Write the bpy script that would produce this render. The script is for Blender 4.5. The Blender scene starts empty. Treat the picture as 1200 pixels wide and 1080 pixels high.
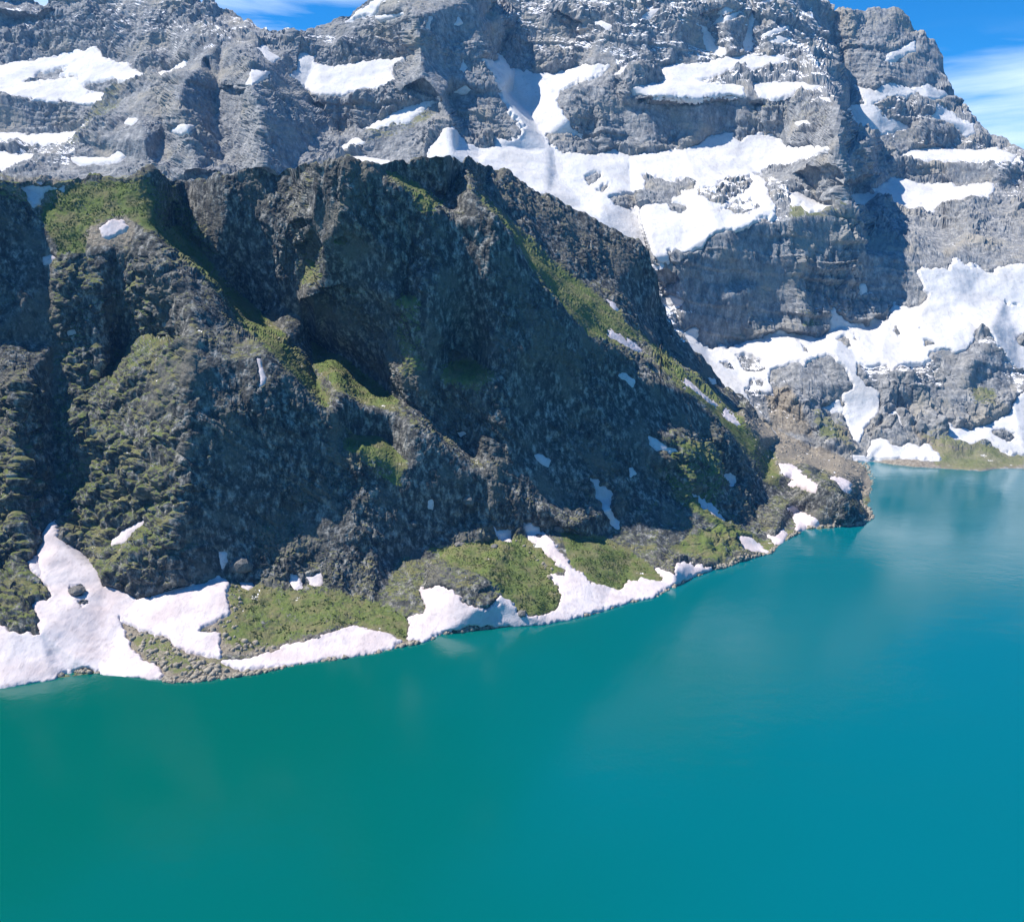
import bpy, math
import numpy as np
from mathutils import Vector
from mathutils.geometry import delaunay_2d_cdt

S = bpy.context.scene
COL = S.collection
R = math.radians

# ------------------------------------------------------------------ camera, sky, sun, exposure
H = 180.0                       # camera height above the lake, metres
PITCH = math.atan(0.21)         # looking down
FPX = 1000.0
cam = bpy.data.cameras.new('camera')
cam.lens = 30.0; cam.sensor_width = 36.0
cam.clip_start = 1.0; cam.clip_end = 60000.0
camo = bpy.data.objects.new('camera', cam); COL.objects.link(camo)
camo.location = (0, 0, H); camo.rotation_euler = (R(90) - PITCH, 0, 0)
S.camera = camo

SUN = Vector((-0.545, 0.03, 0.838)).normalized()
S_EL = math.asin(SUN.z); S_AZ = math.atan2(SUN.x, SUN.y)
sl = bpy.data.lights.new('sun', 'SUN'); sl.energy = 4.9; sl.angle = R(0.5); sl.color = (1.0, 0.93, 0.84)
so = bpy.data.objects.new('sun', sl); COL.objects.link(so)
so.rotation_euler = SUN.to_track_quat('Z', 'Y').to_euler(); so.location = (-500, 100, 900)

W = bpy.data.worlds.new('World'); S.world = W; W.use_nodes = True
nt = W.node_tree; nt.nodes.clear()
def nd(t, typ, **kw):
    n = t.nodes.new(typ)
    for k, v in kw.items():
        if k.startswith('i_'): n.inputs[k[2:]].default_value = v
        else: setattr(n, k, v)
    return n
sky = nd(nt, 'ShaderNodeTexSky', sky_type='NISHITA', sun_disc=False, sun_elevation=S_EL, sun_rotation=S_AZ,
         altitude=3600, air_density=1.0, dust_density=0.15, ozone_density=2.2)
hsv = nd(nt, 'ShaderNodeHueSaturation'); hsv.inputs['Saturation'].default_value = 1.3
nt.links.new(sky.outputs[0], hsv.inputs['Color'])
tc = nd(nt, 'ShaderNodeTexCoord')
mp = nd(nt, 'ShaderNodeMapping'); mp.inputs['Scale'].default_value = (2.2, 2.2, 17.0); mp.inputs['Location'].default_value = (0.7, 0.2, 0.35)
nt.links.new(tc.outputs['Generated'], mp.inputs[0])
cn = nd(nt, 'ShaderNodeTexNoise'); cn.inputs['Scale'].default_value = 1.3; cn.inputs['Detail'].default_value = 9; cn.inputs['Roughness'].default_value = 0.55; cn.inputs['Distortion'].default_value = 0.4
nt.links.new(mp.outputs[0], cn.inputs['Vector'])
cr = nd(nt, 'ShaderNodeValToRGB'); cr.color_ramp.elements[0].position = 0.42; cr.color_ramp.elements[1].position = 0.66
nt.links.new(cn.outputs['Fac'], cr.inputs[0])
sx = nd(nt, 'ShaderNodeSeparateXYZ'); nt.links.new(tc.outputs['Generated'], sx.inputs[0])
band = nd(nt, 'ShaderNodeMapRange', interpolation_type='SMOOTHSTEP')     # cloud layer thins out above 14 degrees
band.inputs['From Min'].default_value = 0.26; band.inputs['From Max'].default_value = 0.31
band.inputs['To Min'].default_value = 1.0; band.inputs['To Max'].default_value = 0.0
wob = nd(nt, 'ShaderNodeTexNoise'); wob.inputs['Scale'].default_value = 3.2; wob.inputs['Detail'].default_value = 3
nt.links.new(tc.outputs['Generated'], wob.inputs['Vector'])
wm = nd(nt, 'ShaderNodeMath', operation='MULTIPLY_ADD'); wm.inputs[1].default_value = 0.10; wm.inputs[2].default_value = -0.05
nt.links.new(wob.outputs['Fac'], wm.inputs[0])
wa = nd(nt, 'ShaderNodeMath', operation='ADD'); lean = nd(nt, 'ShaderNodeMath', operation='MULTIPLY_ADD'); lean.inputs[1].default_value = 0.14
nt.links.new(sx.outputs['X'], lean.inputs[0]); nt.links.new(sx.outputs['Z'], lean.inputs[2]); nt.links.new(lean.outputs[0], wa.inputs[0]); nt.links.new(wm.outputs[0], wa.inputs[1])
nt.links.new(wa.outputs[0], band.inputs['Value'])
mul = nd(nt, 'ShaderNodeMath', operation='MULTIPLY'); nt.links.new(cr.outputs[0], mul.inputs[0]); nt.links.new(band.outputs[0], mul.inputs[1])
mul2 = nd(nt, 'ShaderNodeMath', operation='MULTIPLY'); mul2.inputs[1].default_value = 0.8; nt.links.new(mul.outputs[0], mul2.inputs[0])
mix = nd(nt, 'ShaderNodeMix', data_type='RGBA'); nt.links.new(mul2.outputs[0], mix.inputs['Factor'])
tint = nd(nt, 'ShaderNodeMix', data_type='RGBA', blend_type='MULTIPLY'); tint.inputs['Factor'].default_value = 1.0
nt.links.new(hsv.outputs[0], tint.inputs[6]); tint.inputs[7].default_value = (0.66, 1.9, 2.15, 1)
nt.links.new(tint.outputs[2], mix.inputs[6]); mix.inputs[7].default_value = (11.0, 13.2, 15.2, 1)
bg = nd(nt, 'ShaderNodeBackground'); bg.inputs['Strength'].default_value = 0.06
nt.links.new(mix.outputs[2], bg.inputs['Color'])
wo = nd(nt, 'ShaderNodeOutputWorld'); nt.links.new(bg.outputs[0], wo.inputs['Surface'])
S.view_settings.view_transform = 'Standard'; S.view_settings.look = 'None'
S.view_settings.gamma = 1; S.view_settings.exposure = 0.68; S.view_settings.use_curve_mapping = False
S.cycles.max_bounces = 5; S.cycles.diffuse_bounces = 3; S.cycles.volume_bounces = 1
S.cycles.caustics_reflective = False; S.cycles.caustics_refractive = False

# ------------------------------------------------------------------ helpers
def fin(o, label=None, cat=None, group=None, kind=None):
    if label: o['label'] = label
    if cat: o['category'] = cat
    if group: o['group'] = group
    if kind: o['kind'] = kind
    return o
def angdown(v): return PITCH + np.arctan((np.asarray(v, float) - 540.0) / FPX)     # only exact in the middle column
CP, SP = math.cos(PITCH), math.sin(PITCH)
def world(u, v, Y):                              # survey bearing (u, v) and forward distance Y -> world point
    a = (u - 600.0) / FPX; b = -(v - 540.0) / FPX
    dy = CP + b * SP; dz = b * CP - SP
    t = Y / dy
    return np.stack([a * t, Y + 0 * t, H + dz * t], -1)
def YZ(u, v, z):                                 # forward distance at which the bearing meets height z
    b = -(v - 540.0) / FPX
    return (z - H) / (b * CP - SP) * (CP + b * SP)
class Zp:                                        # control point given by its height
    def __init__(s, u, v, z=0.0): s.u, s.v, s.z = u, v, z
def cpt(p):
    if isinstance(p, Zp): return (p.u, p.v, YZ(p.u, p.v, p.z))
    return tuple(map(float, p))

_rng = np.random.RandomState(7)
PERM = _rng.permutation(4096).astype(np.int64)
GR = _rng.randn(4096, 3); GR /= np.linalg.norm(GR, axis=1)[:, None]; GR = GR.astype(np.float32)
RN = _rng.rand(4096, 4).astype(np.float32)
def hsh(i, j, k): return PERM[(PERM[(PERM[i & 4095] + j) & 4095] + k) & 4095]
def perlin(P):
    P = P.astype(np.float32); F = np.floor(P); I = F.astype(np.int64); f = P - F
    w = f * f * f * (f * (f * 6 - 15) + 10)
    out = 0
    for dx in (0, 1):
        wx = w[:, 0] if dx else 1 - w[:, 0]
        for dy in (0, 1):
            wy = w[:, 1] if dy else 1 - w[:, 1]
            for dz in (0, 1):
                wz = w[:, 2] if dz else 1 - w[:, 2]
                g = GR[hsh(I[:, 0] + dx, I[:, 1] + dy, I[:, 2] + dz)]
                out = out + wx * wy * wz * (g[:, 0] * (f[:, 0] - dx) + g[:, 1] * (f[:, 1] - dy) + g[:, 2] * (f[:, 2] - dz))
    return out * 1.6
def fbm(P, o=4, lac=2.07, g=0.5):
    s = 0; a = 1.0
    for k in range(o): s = s + a * perlin(P * lac ** k + 17.3 * k); a *= g
    return s
def ridged(P, o=4, g=0.5):
    s = 0; a = 1.0
    for k in range(o): s = s + a * (1 - 2.2 * np.abs(perlin(P * 2.1 ** k + 31.7 * k))); a *= g
    return s
def worley(P):                                   # F1, F2, random value of the nearest cell
    P = P.astype(np.float32); F = np.floor(P); I = F.astype(np.int64); f = P - F
    d1 = np.full(len(P), 9., np.float32); d2 = d1.copy(); rv = np.zeros(len(P), np.float32)
    for dx in (-1, 0, 1):
        for dy in (-1, 0, 1):
            for dz in (-1, 0, 1):
                r = RN[hsh(I[:, 0] + dx, I[:, 1] + dy, I[:, 2] + dz)]
                q = (dx + r[:, 0] - f[:, 0]) ** 2 + (dy + r[:, 1] - f[:, 1]) ** 2 + (dz + r[:, 2] - f[:, 2]) ** 2
                c = q < d1
                d2 = np.where(c, d1, np.minimum(d2, q)); rv = np.where(c, r[:, 3], rv); d1 = np.where(c, q, d1)
    return np.sqrt(d1), np.sqrt(d2), rv

# survey raster that the relief of each slope is interpolated on
U0, U1, V0, V1 = -420, 1640, -260, 1120
NU, NV = U1 - U0 + 1, V1 - V0 + 1
def blur(A, n):
    if n < 1: return A
    for ax in (0, 1):
        for _ in range(2):
            k = 2 * n + 1
            pad = [(0, 0), (0, 0)]; pad[ax] = (n + 1, n)
            c = np.cumsum(np.pad(A, pad, mode='edge').astype(np.float64), axis=ax)
            A = (c[k:] - c[:-k]) / k if ax == 0 else (c[:, k:] - c[:, :-k]) / k
    return A.astype(np.float32)
def relief(lines, soft):
    pts = []; edges = []; idx = {}
    for L in lines:
        prev = None
        for p in L:
            p = cpt(p); key = (round(p[0], 1), round(p[1], 1))
            if key not in idx: idx[key] = len(pts); pts.append(p)
            i = idx[key]
            if prev is not None and prev != i: edges.append((prev, i))
            prev = i
    co = [Vector((p[0], p[1])) for p in pts]
    ov, oe, of, vo, eo, fo = delaunay_2d_cdt(co, edges, [], 0, 0.01)
    # inverse depth is what interpolates linearly across a plane seen in perspective
    W_ = np.zeros(len(ov))
    for i, o in enumerate(vo):
        if o: W_[i] = 1.0 / pts[o[0]][2]
        else:
            d = sorted((((ov[i].x - p[0]) ** 2 + (ov[i].y - p[1]) ** 2), 1.0 / p[2]) for p in pts)[:4]
            w = [1 / (q[0] + .1) for q in d]; W_[i] = sum(a * b[1] for a, b in zip(w, d)) / sum(w)
    G = np.full((NV, NU), np.nan, np.float32)
    V = np.array([(p.x, p.y) for p in ov])
    for f in of:
        if len(f) != 3: continue
        a, b, c = V[f[0]], V[f[1]], V[f[2]]
        x0 = int(max(U0, math.floor(min(a[0], b[0], c[0])))); x1 = int(min(U1, math.ceil(max(a[0], b[0], c[0]))))
        y0 = int(max(V0, math.floor(min(a[1], b[1], c[1])))); y1 = int(min(V1, math.ceil(max(a[1], b[1], c[1]))))
        if x1 < x0 or y1 < y0: continue
        den = (b[1] - c[1]) * (a[0] - c[0]) + (c[0] - b[0]) * (a[1] - c[1])
        if abs(den) < 1e-9: continue
        X, Y = np.meshgrid(np.arange(x0, x1 + 1), np.arange(y0, y1 + 1))
        l0 = ((b[1] - c[1]) * (X - c[0]) + (c[0] - b[0]) * (Y - c[1])) / den
        l1 = ((c[1] - a[1]) * (X - c[0]) + (a[0] - c[0]) * (Y - c[1])) / den
        l2 = 1 - l0 - l1
        m = (l0 >= -1e-6) & (l1 >= -1e-6) & (l2 >= -1e-6)
        sub = G[y0 - V0:y1 - V0 + 1, x0 - U0:x1 - U0 + 1]
        sub[m] = (l0 * W_[f[0]] + l1 * W_[f[1]] + l2 * W_[f[2]])[m]
    for i in range(1, NU):                      # fill gaps from the neighbouring column
        c = np.isnan(G[:, i]); G[c, i] = G[c, i - 1]
    for i in range(NU - 2, -1, -1):
        c = np.isnan(G[:, i]); G[c, i] = G[c, i + 1]
    for j in range(1, NV):
        c = np.isnan(G[j]); G[j, c] = G[j - 1, c]
    for j in range(NV - 2, -1, -1):
        c = np.isnan(G[j]); G[j, c] = G[j + 1, c]
    return blur(G, soft)
def samp(A, u, v):
    x = np.clip(u - U0, 0, NU - 1.001); y = np.clip(v - V0, 0, NV - 1.001)
    i = x.astype(int); j = y.astype(int); fx = x - i; fy = y - j
    return A[j, i] * (1 - fx) * (1 - fy) + A[j, i + 1] * fx * (1 - fy) + A[j + 1, i] * (1 - fx) * fy + A[j + 1, i + 1] * fx * fy
def sdist(poly, X, Y):                           # signed distance to polygon, positive inside
    P = np.array(poly, float); d = np.full(X.shape, 1e9); ins = np.zeros(X.shape, bool)
    n = len(P)
    for i in range(n):
        a = P[i]; b = P[(i + 1) % n]; e = b - a; L = e @ e + 1e-9
        t = np.clip(((X - a[0]) * e[0] + (Y - a[1]) * e[1]) / L, 0, 1)
        d = np.minimum(d, (X - a[0] - t * e[0]) ** 2 + (Y - a[1] - t * e[1]) ** 2)
        c = ((a[1] > Y) != (b[1] > Y)) & (X < (b[0] - a[0]) * (Y - a[1]) / (b[1] - a[1] + 1e-12) + a[0])
        ins ^= c
    d = np.sqrt(d)
    return np.where(ins, d, -d)
def paint(A, poly, soft=3, val=1.0, mode='max'):
    P = np.array(poly, float); m = soft + 2
    x0, x1 = int(max(U0, P[:, 0].min() - m)), int(min(U1, P[:, 0].max() + m))
    y0, y1 = int(max(V0, P[:, 1].min() - m)), int(min(V1, P[:, 1].max() + m))
    X, Y = np.meshgrid(np.arange(x0, x1 + 1), np.arange(y0, y1 + 1))
    s = np.clip(sdist(poly, X, Y) / soft * 0.5 + 0.5, 0, 1) * val
    sub = A[y0 - V0:y1 - V0 + 1, x0 - U0:x1 - U0 + 1]
    if mode == 'max': np.maximum(sub, s, out=sub)
    else: np.minimum(sub, 1 - s, out=sub)
def sm(x, a, b):
    t = np.clip((x - a) / (b - a), 0, 1); return t * t * (3 - 2 * t)

def grid_mesh(name, P, nr, nc, mat, attrs=None, keep=None, smooth=True):
    P = P.reshape(-1, 3)
    i = np.arange(nr * nc).reshape(nr, nc)
    q = np.stack([i[:-1, :-1], i[1:, :-1], i[1:, 1:], i[:-1, 1:]], -1).reshape(-1, 4)
    if keep is not None:
        k = keep.reshape(nr, nc)
        kk = (k[:-1, :-1] & k[1:, :-1] & k[1:, 1:] & k[:-1, 1:]).reshape(-1)
        q = q[kk]
        used = np.unique(q); remap = np.full(nr * nc, -1); remap[used] = np.arange(len(used))
        q = remap[q]; P = P[used]
        if attrs: attrs = {a: b.reshape(-1)[used] for a, b in attrs.items()}
        if len(q) == 0: return None
    me = bpy.data.meshes.new(name)
    me.vertices.add(len(P)); me.vertices.foreach_set('co', P.astype(np.float32).ravel())
    me.loops.add(len(q) * 4); me.loops.foreach_set('vertex_index', q.astype(np.int32).ravel())
    me.polygons.add(len(q)); me.polygons.foreach_set('loop_start', np.arange(0, len(q) * 4, 4, dtype=np.int32))
    me.update(calc_edges=True)
    me.polygons.foreach_set('use_smooth', np.full(len(q), smooth))
    for a, b in (attrs or {}).items():
        at = me.attributes.new(a, 'FLOAT', 'POINT'); at.data.foreach_set('value', b.astype(np.float32).ravel())
    me.materials.append(mat)
    o = bpy.data.objects.new(name, me); COL.objects.link(o)
    return o
def grid_normals(P):
    dv = np.gradient(P, axis=0); du = np.gradient(P, axis=1)
    n = np.cross(du, dv); n /= np.linalg.norm(n, axis=-1, keepdims=True) + 1e-9
    s = np.sign(n[..., 1:2]); s[s == 0] = 1
    return -n * s                                # towards the camera side (-Y)
# ------------------------------------------------------------------ survey: crest, gully, ledge and shore lines
# (bearing u, bearing v, forward distance in metres); Zp = point given by its height above the lake
A_TOP = [(-420,150,520),(-250,170,560),(-120,185,590),(-40,200,610),(0,207,620),(30,211,650),(60,212,660),(100,210,665),(150,206,660),(180,206,662),(215,212,665),(240,214,668),(270,203,668),(300,197,670),(325,202,675),(345,195,673),(370,192,670),(400,189,672),(420,187,675),(450,190,682),(485,182,695),(520,180,708),(545,188,740),(570,195,770),(600,205,782),(630,222,790),(670,243,798),(710,265,802),(745,285,804),(760,303,802),(771,325,808),(774,352,812),(782,375,816),(800,398,820),(820,417,825),(850,450,835),(873,470,842),(885,487,846),(915,512,848),(950,530,848),Zp(985,538,5),Zp(1004,540,1),Zp(1030,541,-12),Zp(1100,541,-30)]
A_SHORE = [Zp(-420,900),Zp(-200,850),Zp(-60,815),Zp(0,805),Zp(60,796),Zp(80,787),Zp(115,789),Zp(185,796),Zp(200,800),Zp(240,798),Zp(300,790),Zp(350,779),Zp(400,772),Zp(440,766),Zp(470,758),Zp(500,752),Zp(520,743),Zp(580,735),Zp(640,731),Zp(700,719),Zp(735,707),Zp(765,701),Zp(790,688),Zp(810,678),Zp(837,667),Zp(850,665),Zp(870,656),Zp(900,649),Zp(912,640),Zp(922,632),Zp(945,619),Zp(980,617),Zp(1010,614),Zp(1021,608),Zp(1018,600),Zp(1010,590),Zp(1003,584),Zp(1018,578),Zp(1022,562),Zp(1015,548),Zp(1004,542)]
A_DEEP = [Zp(-420,945,-12),Zp(-200,895,-12),Zp(0,845,-12),Zp(200,835,-12),Zp(400,805,-12),Zp(520,776,-12),Zp(640,762,-12),Zp(765,728,-12),Zp(837,695,-12),Zp(912,668,-12),Zp(1030,640,-14),Zp(1060,590,-16),Zp(1060,541,-22)]
A_LINES = [A_TOP, A_SHORE, A_DEEP,
 # dark ridge that closes the view on the left, and the gully beside it
 [(-250,330,560),(-100,300,600),(-70,400,575),(-50,520,532),(-40,620,480),(-30,700,420)],
 [(0,300,598),(0,400,558),(0,500,512),(0,600,466),(-10,680,426)],
 [(30,214,645),(45,262,625),(58,305,610),(64,400,582),(60,480,550),(62,560,515),(61,614,468)],
 [(22,455,515),(18,520,485),(22,590,462),(30,650,440),(28,700,410)],
 [(42,640,452),(50,690,420),(47,742,383),(20,742,383),(0,737,386),Zp(-60,735,16),Zp(-200,770,16)],
 # rounded first spur
 [(60,240,650),(100,262,632),(90,300,600),(75,330,585)],
 [(150,206,660),(150,240,635),(166,268,608),(180,280,599),(205,330,555),(226,385,522),(224,440,495),(220,500,470),(212,560,450),(206,620,440),(205,685,428)],
 [(100,300,604),(140,292,600),(166,268,608)],
 [(190,225,648),(195,250,626),(200,262,614)],
 [(130,340,590),(125,400,578),(105,440,566),(110,500,538),(100,560,512),(88,610,484),(100,655,454),(122,688,430)],
 [(105,455,562),(128,438,566),(165,402,564),(200,400,552)],
 [(105,462,560),(150,430,545),(185,408,538),(215,402,534)],
 [(122,688,430),(160,703,424),(205,692,432),(262,680,442),(300,684,446),(340,680,450),(400,690,446),(440,702,442),(483,722,430)],
 # crest of the first face (grassy ledge), its inner edge, and the wall below it
 [(180,280,599),(213,305,592),(260,345,582),(283,380,574),(320,412,562),(347,440,552),(380,480,546),(405,520,538),(445,563,524),(480,598,512),(520,625,504),(545,640,498)],
 [(215,270,615),(260,325,607),(300,368,598),(335,405,588),(365,440,575),(388,470,562)],
 [(300,470,512),(320,540,500),(350,600,480),(375,650,460)],
 [(395,640,464),(435,640,474),(470,655,484)],
 [(270,420,545),(290,480,520)],
 # second, lit step between the two dark walls
 [(362,396,604),(400,418,594),(443,450,580),(467,470,572),(500,503,560),(535,525,548),(560,550,538),(600,580,526),(640,598,518),(665,618,512)],
 [(385,455,572),(400,480,560),(412,512,542),(432,548,524)],
 [(420,462,578),(425,480,566),(418,500,556)],
 [(425,475,572),(455,470,568),(475,490,562),(468,518,548),(425,490,560)],
 [(475,500,556),(478,540,532),(470,575,512)],
 [(540,560,522),(560,600,520),(590,612,520)],
 # ribs and gully under the middle summit
 [(372,200,672),(366,250,652),(347,285,636),(343,310,627),(352,345,617),(360,380,607),(362,396,604)],
 [(300,240,652),(310,300,628),(322,350,612)],
 [(240,214,668),(262,270,628),(300,330,612)],
 [(345,200,668),(335,260,640),(330,310,622),(335,360,608)],
 [(410,190,662),(407,225,640),(402,260,625),(380,285,615),(362,310,617),(366,350,607),(372,400,598)],
 [(440,240,668),(440,290,658),(452,330,650),(470,380,636),(500,430,616),(520,480,590),(545,530,562)],
 [(385,330,615),(430,335,628),(460,345,622),(478,352,620),(482,410,602),(490,440,590)],
 [(450,194,678),(490,217,668),(513,233,664),(540,252,660),(565,290,654)],
 [(490,232,676),(520,250,678),(545,275,672)],
 [(560,480,606),(600,540,566),(640,590,540)],
 [(520,430,600),(550,425,602),(575,440,598)],
 # green crest running down from the second summit
 [(556,228,716),(597,272,704),(625,312,696),(645,345,690),(668,365,684),(690,390,678),(715,405,674),(740,420,672),(765,424,670),(800,453,666),(824,474,664),(842,496,662),(862,517,661),(880,538,660),(897,562,657),(910,577,654),(925,590,644)],
 [(562,226,722),(605,270,722),(667,327,720),(700,352,719),(720,370,717),(760,410,713),(800,440,711),(840,470,712),(870,495,716),(890,515,722)],
 [(680,300,757),(720,330,765),(750,370,768),(790,420,778),(830,458,790),(860,485,805)],
 [(722,440,664),(728,475,646),(745,500,628),(760,530,604)],
 [(745,428,664),(750,455,650),(757,488,632),(766,508,618)],
 [(745,428,664),(770,438,662),(797,455,664)],
 [(780,470,650),(800,500,636),(830,520,640),(855,560,632),(880,600,618),Zp(903,632,3)],
 [(766,508,618),(790,512,612),(812,530,604),(836,555,596),(850,585,586),(868,618,574),(890,640,562),Zp(902,648,1)],
 [(757,543,602),(775,565,590),(800,590,576),(830,620,562),(858,640,552),Zp(870,654,2)],
 [(757,543,602),(750,580,570),(770,620,545),(800,645,535),Zp(825,655,4)],
 [(900,540,725),(930,553,690),(950,562,652),(962,568,634),(978,576,625),(992,588,620),Zp(1009,602,6)],
 [(925,590,644),(940,586,640),(952,578,634),(962,568,634)],[(940,586,638),(965,596,623),(990,604,619)],
 [(933,600,648),Zp(935,621,2)],
 [(960,555,735),(985,556,735),(1000,562,735),Zp(1012,568,2)],
 [(900,525,780),(940,535,800),(970,545,790)],
 # apexes of the lakeside fans
 [(61,614,462),(70,640,448),(122,688,430)],
 [(485,722,430),(497,690,450),(503,658,486),(540,640,500),(575,637,506),(600,628,514),(618,612,524),(640,622,527),(657,620,530),(700,630,530),(740,655,518),(770,668,506),Zp(790,668,9),Zp(810,662,5),Zp(830,660,4)],
 [(510,665,450),(540,668,447),(565,680,440),(580,700,430),(560,713,424),(530,700,430)],
 [(655,645,500),(640,690,458)],
]
B_TOP = [(-420,-90,1500),(-150,-60,1500),(0,-25,1500),(38,0,1500),(50,5,1500),(58,0,1500),(90,-12,1500),(200,-12,1490),(228,0,1480),(245,7,1470),(265,12,1460),(285,18,1450),(300,25,1430),(315,35,1400),(335,37,1390),(350,36,1380),(370,35,1385),(385,28,1390),(400,18,1390),(415,10,1390),(430,2,1385),(450,-12,1380),(500,-30,1400),(570,-8,1490),(577,3,1500),(585,0,1500),(600,-18,1510),(700,-55,1540),(850,-70,1560),(940,-22,1590),(960,3,1610),(970,14,1615),(978,22,1620),(986,17,1620),(1010,13,1610),(1050,12,1600),(1060,22,1595),(1070,38,1590),(1090,50,1580),(1102,65,1570),(1107,85,1560),(1113,103,1545),(1125,125,1520),(1140,143,1495),(1160,155,1475),(1185,168,1460),(1200,180,1450),(1230,205,1440),(1330,170,1440),(1480,120,1450),(1640,70,1450)]
B_SHORE = [Zp(990,540,2),Zp(1004,541),Zp(1020,541),Zp(1050,545),Zp(1080,548),Zp(1100,549),Zp(1150,552),Zp(1170,548),Zp(1200,548),Zp(1300,555),Zp(1450,575),Zp(1640,600)]
B_DEEP = [Zp(990,552,-8),Zp(1050,557,-10),Zp(1150,566,-10),Zp(1300,575,-12),Zp(1640,625,-12)]
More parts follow.
